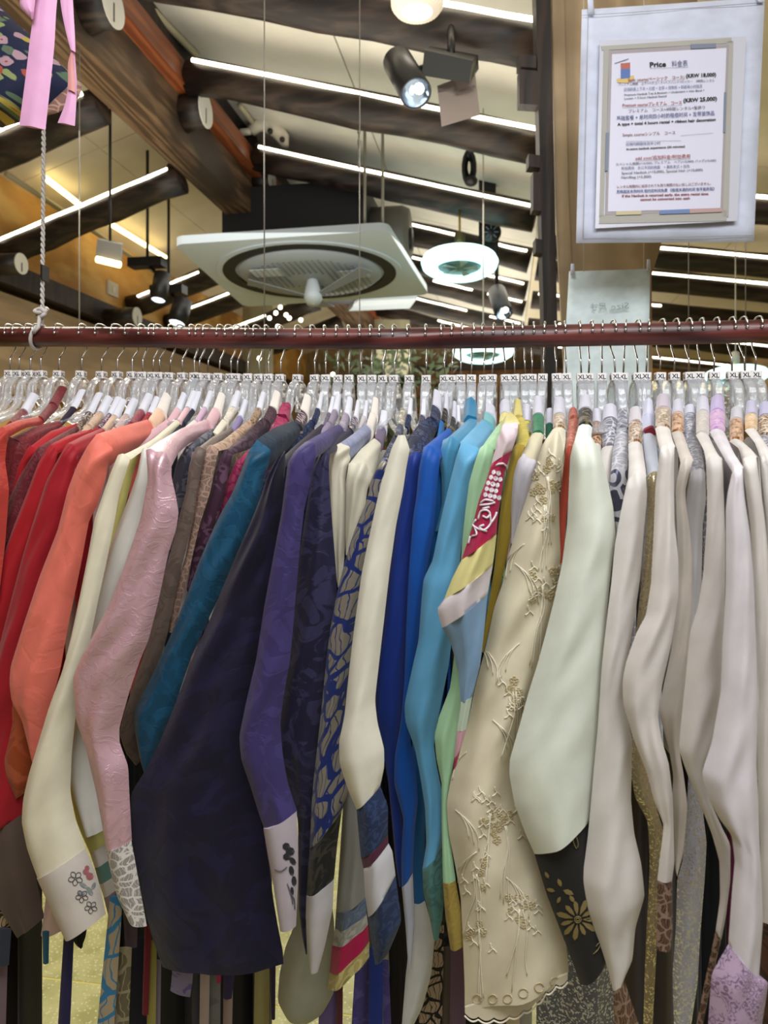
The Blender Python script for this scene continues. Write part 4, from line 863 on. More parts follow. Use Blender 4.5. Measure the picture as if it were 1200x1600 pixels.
stg, stp = G('striped_sleeve_jacket', 'jacket with striped sleeve: lavender pink, crimson with white scrolls, yellow, pale blue', .735, [
 ('collar_band', yellow, '785 640 781 660 778 690', '800 642 806 650 810 660', dict(puff=.8)),
 ('pink_band', C('d8c6cc', rough=.5), '772 708 768 724', '808 680 800 704'),
 ('crimson_band', C('a31f46', rough=.5), '760 750 750 775 737 825 721 875', '796 716 788 740 784 770 778 805 776 834'),
 ('yellow_band', C('d3ca88', rough=.5), '706 905 694 936', '773 860 770 883'),
 ('white_band', C('d6ccd0', rough=.5), '683 952 691 981', '766 905 762 928'),
 ('blue_band', C('7d9cbc', rough=.5), '705 1007 716 1049 720 1097', '756 990 750 1040 738 1088'),
 ('mint_band', C('b8c8b4'), '714 1142', '729 1139'), ('rose_band', C('c99aa6'), '710 1185', '720 1170'), ('crimson_tip', C('a31f46'), '708 1204', '713 1196')])
G('mustard_jacket', 'mustard gold jacket with upright yellow collar between stripes and lilac white', .83, [
 ('collar', C('cdbf78', 'damask', 'c0b068', 60), '803 628 801 660', '814 626 817 650', dict(puff=1.1)), ('shoulder', C('c4b458', 'damask', 'b4a248', 60), '806 690 800 706', '826 680 820 696', SHO),
 ('sleeve', mustard, '790 745 784 780 778 830 772 890 762 950 752 1018', '806 740 799 790 797 845 790 880 780 925 768 970 756 1020')])
G('yellow_band_jacket', 'jacket with white collar over bright yellow band, between mustard and green bands', .90, neckR(823, 634, 660, 688, 15, C('d6c850', 'damask', 'c8b848', 60))+[
 ('shoulder', mustard, '808 715 800 745', '822 720 815 745', SHO), ('sleeve', mustard, '795 790 790 840', '812 790 806 840')])
G('lilac_white_jacket', 'white lilac sleeve with cream shoulder and shiny green collar band', .83, neckR(841, 622, 650, 676, 18, green)+[
 ('shoulder', C('d6cdb0', rough=.5), '822 690 809 710', '843 712 838 735', SHO), ('sleeve', lilacw, '800 740 798 775 799 820 798 850', '834 760 828 785 816 810 808 845', dict(fold=1.8))])
G('green_band_jacket', 'jacket showing only lilac collar and dark green band left of embroidered one', .93, neckR(859, 640, 664, 684, 13, C('23644a'))+[('shoulder', C('d0c6b4', 'damask', 'bfb298', 50), '848 700 842 720', '864 704 858 724', SHO)])
emg, emp = G('embroidered_gauze_jacket', 'cream sheer jacket embroidered with gold flower sprays and scalloped hem', .765, neckR(874, 625, 650, 668, 20, goldlace)+[
 ('shoulder', C('ddd4c0', 'damask', 'd3c9b2', 60), '853 684 845 702', '884 690 881 705', SHO),
 ('sleeve', gauze, '832 750 812 810 795 867 785 912 772 950 762 1000 754 1030 742 1075 731 1131 720 1169 706 1210 698 1255 701 1300 712 1356 720 1405 724 1487 726 1540 726 1574', '876 740 874 775 874 815 876 870 870 920 860 962 850 1007 842 1045 829 1090 810 1150 800 1190 803 1244 821 1292 840 1345 862 1412 885 1480 889 1519', dict(bulge=.019, fold=1.2))])
G('rust_red_jacket', 'rust red jacket, narrow strip between embroidered gauze and mint white sleeves', .85, [
 ('collar_band', C('b3604e', 'brocade', 'c98a78', 70), '890 640 888 655', '901 641 905 655', dict(puff=1.1)), ('shoulder', C('b3604e', 'brocade', 'c98a78', 70), '884 700', '897 700', SHO), ('sleeve', rustred, '877 760 872 820 874 880', '890 760 884 820 880 880')])
mwg, mwp = G('mint_white_jacket', 'large mint white jacket with black cuff printed with a gold flower', .735, neckR(915, 622, 642, 664, 22, blackgold)+[
 ('shoulder', mintw, '897 688 891 714', '924 680 938 706', SHO),
 ('sleeve', mintw2, '889 755 886 819 878 882 864 945 850 1000 840 1037 825 1085 810 1140 797 1185 796 1210 804 1255 820 1300 835 1334', '948 744 958 792 962 837 956 882 949 950 940 1062 933 1175 929 1230 923 1278', dict(bulge=.02, fold=.5)),
 ('cuff', C('201f1e', 'plain', rough=.7), '855 1400 882 1470 907 1538', '932 1350 942 1430 947 1502', dict(bulge=.012, fold=.3))])
# ---- whites at right: collars first
G('copper_band_jacket', 'white jacket with narrow collar and shiny copper band, right of the black-gold collar', .90, neckR(932, 641, 662, 693, 16, coppergit)+[('shoulder', org[0], '929 712 932 745', '940 712 944 745', SHO), ('sleeve', org[0], '938 800 940 860', '956 800 958 860')])
G('silver_trim_jacket', 'white jacket with silver trimmed collar band, left of the silver rose one', .885, neckR(953, 635, 657, 698, 24, silverlace)+[('shoulder', org[1], '936 712 938 750', '958 712 956 760', SHO), ('sleeve', silverlace, '944 790 948 850', '958 790 962 850')])
G('silver_rose_jacket', 'silver grey jacket with dark woven rose on its shoulder', .87, [
 ('collar', silverlace, '966 640 964 670', '980 642 984 672', dict(puff=1.05)), ('shoulder', C('cfced4', 'lace', 'a4a3ad', 80), '958 700 955 735', '984 690 980 735', SHO), ('sleeve', rosesilver, '952 770 957 800 964 832', '978 770 974 800 968 834')])
G('first_organza_jacket', 'white organza jacket with gold collar band, right of the mint white sleeve', .725, neckR(993, 640, 662, 691, 22, goldlace, C('cfc8cc'))+[
 ('shoulder', org[0], '982 720 980 752', '1007 720 1009 742', SHO),
 ('sleeve', org[0], '972 790 961 849 955 912 948 969 940 1044 934 1137 928 1200 925 1235 919 1302 910 1375 917 1422 935 1468 950 1515 958 1548', '1011 775 1006 830 1000 905 989 980 978 1044 974 1092 981 1126 988 1160 987 1205 986 1250 991 1302 1002 1350 1007 1400 993 1449 988 1500 975 1530'),
 ('cuff', beigelace, '960 1612', '1002 1612')])
G('sequin_strip_jacket', 'white jacket with a red-lined collar and sparkly beige sleeve deep between organzas', .85, [
 ('collar', C('cfcfe0'), '1006 628 1003 655', '1019 626 1022 650', dict(puff=1.1)), ('collar_band', C('c6c9de'), '1004 674', '1024 678', dict(puff=1.1)), ('red_piping', C('8a2a3a'), '1005 677', '1025 681', dict(puff=1.3)),
 ('shoulder', C('cdd2e0'), '1007 705 1011 745', '1027 705 1030 738', SHO), ('sleeve', C('a89878', 'sequin', 'f2e6c4', 50, metal2=.9, rough=.4), '1012 790 1008 860 1000 930 992 1000 985 1100 985 1200 992 1245 1012 1285 1015 1350 1012 1420 1008 1500 1005 1602', '1026 790 1022 860 1018 930 1014 1000 1010 1100 1012 1200 1028 1270 1037 1300 1033 1370 1028 1450 1024 1520 1020 1602')])
G('second_organza_jacket', 'white organza jacket bulging forward with a pointed elbow, brown lace cuff', .695, neckR(1036, 621, 641, 667, 24, goldlace, C('c3b8c4'))+[
 ('shoulder', org[2], '1028 690 1031 706', '1050 685 1054 695', SHO),
 ('sleeve', org[2], '1024 762 1021 837 1017 912 1009 961 994 990 979 1032 973 1062 974 1100 989 1152 1011 1209 1022 1250 1037 1290 1031 1340 1027 1375', '1053 744 1054 819 1060 875 1060 931 1049 1006 1034 1074 1028 1119 1034 1156 1045 1194 1051 1244 1053 1302 1054 1346 1050 1376', dict(fold=1.4)),
 ('cuff', brownlace, '1026 1448 1024 1482', '1051 1450 1048 1484')])
G('beige_organza_jacket', 'beige-white organza jacket tucked between two bulging white sleeves', .75, neckR(1059, 628, 648, 674, 19, coppergit)+[
 ('shoulder', org[3], '1058 700 1063 724', '1076 700 1083 717', SHO),
 ('sleeve', org[3], '1056 760 1058 830 1060 900 1050 1010 1036 1075 1029 1110 1037 1141 1045 1170 1052 1212 1050 1250 1054 1302 1055 1355', '1071 765 1072 790 1078 830 1082 875 1081 950 1075 1025 1067 1100 1061 1167 1068 1210 1074 1260 1068 1330 1058 1370', dict(fold=1.3))])
G('silver_sequin_jacket', 'clear silver sequined jacket, long glittering tube between white sleeves', .80, neckR(1078, 636, 650, 676, 20, silverlace)+[
 ('shoulder', silverlace, '1076 700 1079 738', '1097 700 1102 738', SHO), ('sleeve', C('c2bfc2', rough=.45), '1073 775 1070 820 1074 900 1070 1000 1066 1100 1076 1200', '1103 780 1098 820 1096 912 1090 1000 1084 1100 1098 1215'),
 ('sequined_end', silver, '1072 1287 1066 1346 1058 1375 1056 1448 1051 1521 1053 1602', '1099 1273 1104 1317 1101 1375 1094 1462 1090 1535 1080 1602')])
G('third_organza_jacket', 'greyish white organza jacket with lilac collar above a cream band', .685, neckR(1098, 624, 646, 677, 21, C('cfc8c4', 'lace', 'bcb4ac', 90))+[
 ('shoulder', org[1], '1100 700 1103 720', '1118 700 1128 716', SHO),
 ('sleeve', org[1], '1105 774 1104 819 1099 894 1091 945 1078 990 1071 1062 1064 1130 1061 1171 1075 1212 1090 1246 1112 1302 1124 1346 1125 1404 1118 1455', '1131 774 1133 837 1133 912 1129 1006 1126 1081 1118 1156 1104 1205 1110 1252 1128 1293 1141 1320 1141 1375 1134 1433 1127 1468'),
 ('cuff', brownlace, '1102 1530 1088 1602', '1113 1530 1098 1602')])
G('lavender_organza_jacket', 'lavender-white organza jacket with pink collar band and dotted pink cuff', .65, neckR(1121, 623, 645, 672, 24, pinkgit, C('bdaed0'))+[
 ('shoulder', org[4], '1124 700 1144 738', '1146 704 1160 728', SHO),
 ('sleeve', org[4], '1137 770 1134 800 1134 912 1129 1006 1126 1081 1112 1160 1097 1208 1107 1247 1124 1279 1143 1305 1148 1345 1144 1390 1138 1474', '1163 774 1172 837 1178 912 1182 1025 1184 1100 1182 1194 1185 1250 1187 1317 1190 1375 1192 1440 1186 1526', dict(fold=.9)),
 ('cuff', pinkdot, '1112 1521 1106 1602', '1200 1535 1190 1602', dict(puff=1.05))])
G('gold_band_organza_jacket', 'white organza jacket with copper gold collar band near right edge', .725, neckR(1151, 640, 658, 687, 22, coppergit, C('c9c6cc'))+[
 ('shoulder', org[2], '1154 698 1160 730', '1172 698 1181 712', SHO), ('sleeve', org[2], '1165 765 1172 819 1180 912 1184 1000 1186 1100 1184 1137 1184 1220 1188 1320 1190 1440', '1188 762 1195 811 1201 875 1206 1000 1208 1100 1212 1200 1215 1320 1212 1440')])
G('cream_band_organza_jacket', 'white organza jacket with pale orange collar band, second from right edge', .74, neckR(1174, 630, 650, 670, 20, C('dcc6a8', 'brocade', 'cfa878', 80), C('bdbad0'))+[
 ('shoulder', org[0], '1180 690 1188 720', '1196 690 1206 710', SHO), ('sleeve', org[0], '1192 760 1200 830 1206 950 1210 1150 1212 1400', '1214 760 1222 830 1228 950 1232 1150 1232 1400')])
G('edge_organza_jacket', 'white jacket at right frame edge with lace collar band', .76, neckR(1196, 632, 652, 680, 22, goldlace, C('b9b6d0'))+[
 ('shoulder', silverlace, '1194 710 1198 745', '1212 704 1220 735', SHO), ('sleeve', org[1], '1206 800 1214 900 1220 1100', '1232 800 1240 900 1246 1100')])
# ---- jackets with only collars showing between the others
for i, (x, y, bcol, lab) in enumerate(((18, 668, '7a2634', 'jacket with big white collar at far left edge'), (140, 672, 'c9a890', 'jacket with wide white collar left of the red shoulders'),
        (182, 676, 'c8a9a4', 'jacket with white collar flecked violet above the crimson shoulder'), (206, 668, '8e3044', 'jacket with white collar above the coral shoulder'),
        (352, 664, 'e0d6c4', 'jacket with pale collar over cream brocade band above taupe shoulder'), (516, 668, '8c8096', 'jacket with white collar over grey band left of purple shoulder'),
        (656, 676, '26304e', 'jacket with white collar over navy brocade band above ivory sleeve'), (712, 686, '2a2622', 'jacket with pale collar over black-gold band left of teal collars'))):
    G('half_hidden_jacket', 'half-hidden '+lab, .93, neckA((x-3, y-10, x+3, y+6), C(bcol, 'brocade', '8a7a70', 90, amt=.4))+[('shoulder', C(bcol), '%d %d' % (x-18, y+10), '%d %d' % (x-10, y+24), SHO)], bodice=(i > 0))
# ------------------------------------------------------------------ embroidery and prints lying on the sleeves
def surf(o):
    me = o.data; M = o.matrix_world
    return BVHTree.FromPolygons([M @ v.co for v in me.vertices], [tuple(p.vertices) for p in me.polygons])
def hit(bv, u, v, off=.0009):
    d = ray(u, v).normalized(); r = bv.ray_cast(EYE, d)
    if r[0] is None: return None
    n = r[1] if r[1].dot(d) < 0 else -r[1]
    return r[0]+n*off
def strokes(bv, lines, r, name, m, parent, per=4, stuff=False):
    mb = MB()
    for ln in lines:
        P = [hit(bv, q.x, q.y) for q in cat_poly(ln, per)] if len(ln) > 1 else []
        run = []
        for p in P+[None]:
            if p is None:
                if len(run) > 1: mb.tube(run, r, 4)
                run = []
            else: run.append(p)
    if mb.v: o = mb.build(name, m, parent, True); o['kind'] = 'stuff'; return o
def patch(bv, loops, name, m, parent, off=.0007):
    mb = MB()
    for lp in loops:
        P = [hit(bv, a, b, off) for a, b in lp]
        if any(p is None for p in P): continue
        n = len(mb.v); c = Vector((0, 0, 0))
        for p in P: c += p
        mb.v += P+[c/len(P)-ray(600, 735)*.0004]; k = len(P)
        mb.f += [(n+i, n+(i+1) % k, n+k) for i in range(k)]
    if mb.v: return mb.build(name, m, parent, True)
def circ(x, y, r, n=9, e=1.0, a=0.0):
    return [(x+r*math.cos(t)*math.cos(a)-r*e*math.sin(t)*math.sin(a), y+r*math.cos(t)*math.sin(a)+r*e*math.sin(t)*math.cos(a)) for t in [2*math.pi*i/n for i in range(n+1)]]
rnd = random.Random(5)
thr = plain('cream_thread', 'e9e1cc', .45); thg = plain('gold_thread', 'c6b68c', .45, .15); thw = plain('white_thread', 'd9d8d4', .5)
# cream gauze jacket: sprays of little blossoms, stems and leaves
sl = [p for p in emp if p.name.startswith('sleeve')][0]; bv = surf(sl)
for ci, (x, y, nfl) in enumerate(((856, 745, 9), (850, 915, 9), (806, 1080, 8), (768, 1270, 9), (815, 1420, 9), (748, 1450, 4), (744, 1365, 4), (728, 965, 0), (852, 790, 4), (790, 1290, 5))):
    fl = []; st = []
    for q in range(nfl):
        fx, fy = x+rnd.uniform(-20, 20), y+rnd.uniform(-24, 24); r = rnd.uniform(3.2, 5)
        for k in range(5):
            a = k*2*math.pi/5+q; fl.append(circ(fx+r*math.cos(a), fy+r*math.sin(a), r*.5, 7))
    for q in range(nfl+2):
        fx, fy = x+rnd.uniform(-26, 26), y+rnd.uniform(-36, 40)
        for a in (.6, 2.2, 4.2): st.append([(fx, fy), (fx+5*math.cos(a), fy+5*math.sin(a)), (fx+9*math.cos(a+.2), fy+9*math.sin(a+.2))])
    for q in range(3):
        dx = rnd.uniform(-22, 10); st.append([(x+dx*.2, y), (x+dx*.3+rnd.uniform(-3, 8), y+35), (x+dx*.7, y+75), (x+dx*1.1, y+110+rnd.uniform(-15, 20))])
    if fl: strokes(bv, fl, .00042, 'embroidered_blossoms', thg, emg, 2)
    strokes(bv, st, .00055, 'embroidered_stems', thr, emg, 4)
st = []
for x, y, s in ((742, 1000, 1), (812, 1005, -1), (770, 1125, 1), (730, 1175, -1), (790, 1370, 1), (745, 1330, -1), (712, 1265, 1), (820, 850, -1), (805, 880, 1)):
    for q in range(3): st.append([(x, y), (x+s*(9+q*6), y+8+q*5), (x+s*(18+q*8), y+24+q*8), (x+s*(22+q*7), y+44+q*10)])
strokes(bv, st, .0005, 'embroidered_tendrils', thr, emg, 4)
hem = [(728, 1573)]
pts = [(748, 1580), (772, 1581), (796, 1577), (818, 1569), (838, 1556), (852, 1540), (868, 1529), (886, 1522)]
edge = []; px = (727, 1574)
for q in pts:
    edge += [(px[0]+(q[0]-px[0])*i/8+.25*6*math.sin(math.pi*i/8)*(px[1]-q[1])/-22, px[1]+(q[1]-px[1])*i/8+5.5*math.sin(math.pi*i/8)) for i in range(8)]; px = q
edge.append(px)
e0 = [UY(u, v, .765) for u, v in edge]; MB().tube([p+Vector((0, -.012, 0)) for p in [q for q in e0]], .0008, 6).build('scalloped_hem', thr, emg, True)
sc_l = [UY(q.x, q.y, .764)+Vector((0, -.008, 0)) for q in cat_poly(edge, 3)]
top_l = [UY(727+(886-727)*i/10, 1566+(1514-1566)*i/10, .764)+Vector((0, -.008, 0)) for i in range(11)]
MB().slab(sc_l+top_l[::-1], (0, .003, 0)).build('scalloped_edge', gauze, emg)
strokes(bv, [circ(746+i*24, 1560-max(0, i-2)*9, 7) for i in range(6)], .0006, 'hem_rings', thg, emg, 2)
# mint white jacket: gold flower on the black cuff
cf = mwp[-1]; bv = surf(cf); gold = plain('gold_leaf', '8a7a50', .5, .2); pet = []; 
for k in range(11):
    a = k*2*math.pi/11; L_ = 31+4*math.sin(k*2.3); cx, cy = 903, 1436
    pet.append([(cx+7*math.cos(a), cy+7*math.sin(a)), (cx+L_*.55*math.cos(a-.2), cy+L_*.55*math.sin(a-.2)), (cx+L_*.85*math.cos(a-.14), cy+L_*.85*math.sin(a-.14)), (cx+L_*math.cos(a), cy+L_*math.sin(a)), (cx+L_*.85*math.cos(a+.14), cy+L_*.85*math.sin(a+.14)), (cx+L_*.55*math.cos(a+.2), cy+L_*.55*math.sin(a+.2))])
for lp in pet: patch(bv, [lp], 'gold_petal', gold, mwg)
lv = []
for x, y, a, L_ in ((864, 1380, 2.6, 16), (872, 1372, 1.2, 14), (880, 1390, .4, 18), (868, 1392, 3.4, 14), (890, 1398, 1.0, 14), (876, 1400, 2.0, 12), (858, 1372, 4.2, 12)):
    lv.append([(x+L_*math.cos(a)*t+n_*L_*.25*math.sin(math.pi*t)*-math.sin(a), y+L_*math.sin(a)*t+n_*L_*.25*math.sin(math.pi*t)*math.cos(a)) for t, n_ in ((0, 1), (.35, 1), (.7, 1), (1, 1), (.7, -1), (.35, -1))])
patch(bv, lv, 'gold_leaves', gold, mwg)
strokes(bv, [circ(903, 1436, 5, 8), circ(903, 1436, 2.5, 8), [(898, 1300), (903, 1318), (900, 1325), (895, 1312), (898, 1300)], [(926, 1490), (934, 1482), (938, 1470), (930, 1478)]], .0005, 'flower_centre', gold, mwg, 2)
# striped jacket: white scale and scroll print on the crimson band
cb = [p for p in stp if p.name.startswith('crimson_band')][0]; bv = surf(cb); pw = plain('white_print', 'ddd3dc', .6); bl = []
for r_, (n_, y0) in enumerate(((2, 738), (3, 746), (4, 755), (4, 764), (4, 773))):
    for q in range(n_):
        x = 772-r_*2.2+q*6.6-(n_-2)*2; yy_ = y0+q*1.5
        bl.append(circ(x, yy_, 3.3, 7, 1.25, .3))
patch(bv, bl, 'scale_print', pw, stg)
strokes(bv, [[(776, 728), (784, 724), (790, 728)], [(752, 786), (760, 781), (770, 783)], [(751, 790), (762, 788), (773, 785)], [(755, 795), (764, 792)], [(748, 812), (752, 800), (760, 797), (765, 803), (760, 809), (755, 806)],
             [(765, 803), (766, 818), (756, 828), (750, 824), (756, 820)], [(766, 818), (772, 808), (775, 800)], [(742, 822), (746, 835), (738, 838)], [(736, 838), (733, 850)], [(745, 812), (740, 820), (747, 826), (760, 830)]], .0011, 'scroll_print', pw, stg, 4)
# flower outlines on the cream jacket's cuff, ink spray on the purple jacket's cuff
cf = crp[-1]; bv = surf(cf); ink = plain('dark_thread', '4a4646', .7); ln = []
for x, y, r in ((118, 1372, 8), (128, 1400, 7), (142, 1417, 7)):
    for k in range(5): a = k*2*math.pi/5+.4; ln.append(circ(x+r*.8*math.cos(a), y+r*.8*math.sin(a), r*.62, 8, .75, a))
strokes(bv, ln, .00035, 'flower_outlines', ink, creamg, 2)
patch(bv, [circ(134, 1362, 5, 8), circ(140, 1369, 6, 8), circ(136, 1356, 4, 7)], 'rose_print', plain('rose_thread', '9a5a5c', .7), creamg)
patch(bv, [circ(130, 1383, 7, 8, .5, .6), circ(140, 1392, 8, 8, .5, 1.0), circ(128, 1395, 6, 8, .5, 0), circ(146, 1384, 6, 8, .5, 2)], 'grey_leaves_print', plain('grey_thread', '7d8280', .7), creamg)
cf = pup[-1]; bv = surf(cf)
patch(bv, [circ(447, 1322, 6, 7), circ(453, 1330, 7, 8), circ(448, 1338, 6, 7), circ(457, 1345, 7, 8, .6, 1), circ(455, 1360, 8, 8, .5, 1.4), circ(459, 1376, 8, 8, .5, 1.5), circ(456, 1392, 7, 8, .4, 1.5)], 'ink_flowers', plain('ink_thread', '26242a', .7), purpleg)
strokes(bv, [[(430, 1358), (440, 1360), (448, 1354)], [(453, 1395), (459, 1405), (460, 1420)], [(449, 1380), (455, 1400), (457, 1412)]], .0006, 'ink_stems', plain('ink_thread', '5d5a60', .7), purpleg)
# flower brooch button on the silver tube
# ------------------------------------------------------------------ rail
RYy = 1.085; RR = .0158
railpts = [UY(u, v, RYy) for u, v in ((-260, 527), (-60, 526.5), (120, 526.5), (300, 528), (450, 529.5), (600, 529.5), (750, 527.5), (900, 524), (1050, 521), (1200, 517), (1290, 514))]
cp_ = []
for i in range(len(railpts)-1):
    for j in range(4): cp_.append(railpts[i].lerp(railpts[i+1], j/4))
cp_.append(railpts[-1])
def rail_z(X):
    for a, b in zip(railpts, railpts[1:]):
        if a.x <= X <= b.x: return a.z+(b.z-a.z)*(X-a.x)/(b.x-a.x)
    return railpts[0].z if X < railpts[0].x else railpts[-1].z
M_rail = wood('mahogany_rail', '3a1614', '66302b', 4, (.25, 3, 3), .35)
ra = empty('clothes_rail', railpts[5]-Vector((0, 0, RR)), 'long reddish brown round wooden rail carrying all the hangers', 'rail')
MB().tube(cp_, RR, 24).build('pole', M_rail, ra, True)
# ------------------------------------------------------------------ hangers
M_hook = plain('hook_chrome', 'cfcfd2', .14, 1.0)
def clear_plastic():
    t = NT('clear_plastic'); b = t.b; b.inputs['Base Color'].default_value = lin('f2f5fb'); b.inputs['Roughness'].default_value = .04
    b.inputs['Transmission Weight'].default_value = .74; b.inputs['IOR'].default_value = 1.49
    n = t.n('ShaderNodeTexNoise', Scale=70.0, Detail=1.0); t.l(t.ob(), n.inputs['Vector']); t.bump(n.outputs[0], .5, .004)
    tr = t.n('ShaderNodeBsdfTransparent'); mx = t.n('ShaderNodeMixShader'); mx.inputs[0].default_value = .66
    t.l(tr.outputs[0], mx.inputs[1]); t.l(b.outputs[0], mx.inputs[2]); t.l(mx.outputs[0], t.out.inputs[0]); return t.m
M_clear = clear_plastic(); M_mark = plain('marker_white', 'e4e0de', .5); M_ink = plain('marker_ink', '1d1c20', .6)
def build_hanger(label):
    e = empty('hanger', (0, 0, 0), label, 'hanger', 'clear hangers on the rail')
    P = [(-.0172, .004), (-.0178, .010), (-.0140, .0168), (-.006, .0195), (.006, .0195), (.0150, .0150), (.0192, .006), (.0190, -.008), (.0150, -.019), (.0070, -.028), (.0015, -.034), (0, -.040), (0, -.062)]
    Q = [Vector((0, q.x, q.y)) for q in cat_poly([(a, b) for a, b in P], 3)]
    mb = MB().tube(Q, .00125, 7); mb.sphere((0, -.0172, .0035), .0023, 8, 6); mb.build('hook', M_hook, e, True)
    mk = MB(); a = .0068; c = .0012; z0, z1 = -.066, -.055
    lp = [(-a+c, -a), (a-c, -a), (a, -a+c), (a, a-c), (a-c, a), (-a+c, a), (-a, a-c), (-a, -a+c)]
    mk.slab([(x, y, z0) for x, y in lp], (0, 0, z1-z0)); mo = mk.build('size_marker', M_mark, e)
    me = text_mesh('XL', .0085, .0002); xs = [v.co.x for v in me.vertices]; w0 = (min(xs)+max(xs))/2
    V = []; Fc = []
    for ang in (0, 1, 2, 3):
        n = len(V)
        for v in me.vertices:
            x, z = v.co.x-w0, v.co.y+z0+.0025; p = Vector((x, -a-.0002, z)); V.append(Matrix.Rotation(ang*math.pi/2, 3, 'Z') @ p)
        Fc += [tuple(i+n for i in p.vertices) for p in me.polygons]
    mesh_obj('size_print', V, Fc, M_ink, mo, smooth=False)
    # moulded clear body: an arch of flat section with a raised rim, neck post and inner web
    prof = [(.0, -.066), (.009, -.0675), (.018, -.073), (.025, -.082), (.0285, -.094), (.0315, -.106), (.040, -.118), (.056, -.127), (.078, -.134), (.10, -.142)]
    for sd in (1, -1):
        pl = cat_poly([(a_, b_) for a_, b_ in prof], 3); mb = MB(); n = len(pl); sec = [(-.0066, .0016), (-.0066, -.0016), (-.0040, -.0028), (.0040, -.0028), (.0066, -.0016), (.0066, .0016), (.0030, .0030), (0, .0012), (-.0030, .0030)]; k = len(sec)
        for i, q in enumerate(pl):
            t = (pl[min(i+1, n-1)]-pl[max(i-1, 0)]).normalized(); nn = Vector((-t.y, t.x, 0))
            wd = 1.0 if i > 3 else .72+.07*i
            for sx, sh in sec: mb.v.append(Vector((sx*wd, sd*(q.x+nn.x*sh), q.y+nn.y*sh)))
        for i in range(n-1):
            for j in range(k): mb.f.append((i*k+j, i*k+(j+1) % k, (i+1)*k+(j+1) % k, (i+1)*k+j))
        mb.f += [tuple(range(k)), tuple((n-1)*k+j for j in reversed(range(k)))]
        mb.build('arm', M_clear, e, True)
    MB().tube([(0, 0, -.066), (0, 0, -.085), (0, 0, -.112)], [.0042, .0032, .0028], 10).build('neck_post', M_clear, e, True)
    MB().tube([(0, .026, -.108), (0, .014, -.100), (0, 0, -.097), (0, -.014, -.100), (0, -.026, -.108)], .0022, 8).build('web', M_clear, e, True)
    return e
MK = [(16, 583), (30, 585), (48, 583), (62, 580), (94, 589), (130, 586), (159, 587), (184, 583), (206, 589), (223, 586), (240, 587), (249, 590), (268, 590), (284, 592), (302, 589), (313, 586), (326, 592), (345, 592), (360, 592), (372, 585), (387, 594), (403, 590), (418, 596), (439, 590), (467, 596), (490, 592), (508, 596), (527, 595), (545, 592), (563, 596), (580, 595), (598, 590), (617, 598), (639, 597), (666, 597), (693, 597), (708, 597), (721, 599), (739, 599), (756, 596), (772, 596), (788, 598), (803, 590), (818, 597), (833, 600), (851, 596), (868, 598), (883, 599), (906, 594), (923, 595), (941, 593), (958, 596), (977, 595), (996, 595), (1013, 594), (1033, 588), (1055, 592), (1076, 591), (1095, 594), (1118, 595), (1143, 588), (1161, 588), (1183, 580)]
def ordinal(n): return '%d%s' % (n, 'th' if 10 < n % 100 < 14 else {1: 'st', 2: 'nd', 3: 'rd'}.get(n % 10, 'th'))
h0 = build_hanger('x'); kids = []
def walk(o): return [(c, walk(c)) for c in o.children]
tree = walk(h0)
def cp(o, par, T):
    c = o.copy(); sc.collection.objects.link(c)
    return c
rnd = random.Random(11)
for i, (u, v) in enumerate(MK):
    P = UY(u, v, RYy); X = P.x; dz = (P.z+.0605)-(rail_z(X))   # hooks sit on the rail; a few ride slightly higher or lower
    dz = max(-.0035, min(.0015, dz))
    lab = 'clear hanger with white XL size cube, %s from the left along the rail' % ordinal(i+1)
    if i == 0: r = h0
    else:
        r = h0.copy(); sc.collection.objects.link(r)
        for c, sub in tree:
            cc = c.copy(); sc.collection.objects.link(cc); cc.parent = r
            for s_, _ in sub: s2 = s_.copy(); sc.collection.objects.link(s2); s2.parent = cc
    r.location = (X, RYy, rail_z(X)); r.rotation_euler = (rnd.uniform(-.02, .02), rnd.uniform(-.05, .05), rnd.uniform(-.14, .14)); r['label'] = lab
# ------------------------------------------------------------------ rope, ribbon, bonnet
kr = RYy/ray(67, 500).y
def twisted(p, q, r, name, m, parent, turns=60):
    n = turns*5
    for s in (0, math.pi):
        L = [p.lerp(q, i/n)+Vector((math.cos(i*2*math.pi/5*.5+s), math.sin(i*2*math.pi/5*.5+s), 0))*r*.55 for i in range(n+1)]
        MB().tube(L, r*.62, 5).build(name, m, parent, True)
M_rope = plain('white_rope', 'bdb7b2', .75)
ro = empty('hanging_rope', UK(66, 490, kr), 'twisted white rope with knot holding the rail at left', 'rope')
twisted(UK(70, -40, kr), UK(66, 486, kr), .0032, 'rope_strand', M_rope, ro)
kn = UK(64, 489, kr)
for q, (a, b) in enumerate(((0, .004), (1.0, -.003), (2.1, 0))):
    L = [kn+Vector((.010*math.cos(t+a), .007*math.sin(t), b+.005*math.sin(t*1.0+a))) for t in [2*math.pi*i/14 for i in range(15)]]
    MB().tube(L, .0034, 7, False).build('knot_turn', M_rope, ro, True)
Xr = UY(60, 520, RYy).x; zr0 = rail_z(Xr)
L = [Vector((Xr+.006*math.cos(t), RYy+(RR+.003)*math.sin(t), zr0+(RR+.003)*math.cos(t))) for t in [2*math.pi*i/20 for i in range(21)]]
MB().tube([kn+Vector((.002, 0, -.004))]+[L[0]], .003, 6).build('rope_tail', M_rope, ro, True); MB().tube(L, .003, 7, False).build('rail_loop', M_rope, ro, True)
MB().tube([kn+Vector((-.002, 0, 0)), UY(60, 512, RYy-.02), UY(52, 520, RYy-.02)], .003, 6).build('rope_tail', M_rope, ro, True)
MB().box(UK(63, 437, kr-.008), UK(77, 418, kr+.01)).build('tape_wrap', M_black, ro)
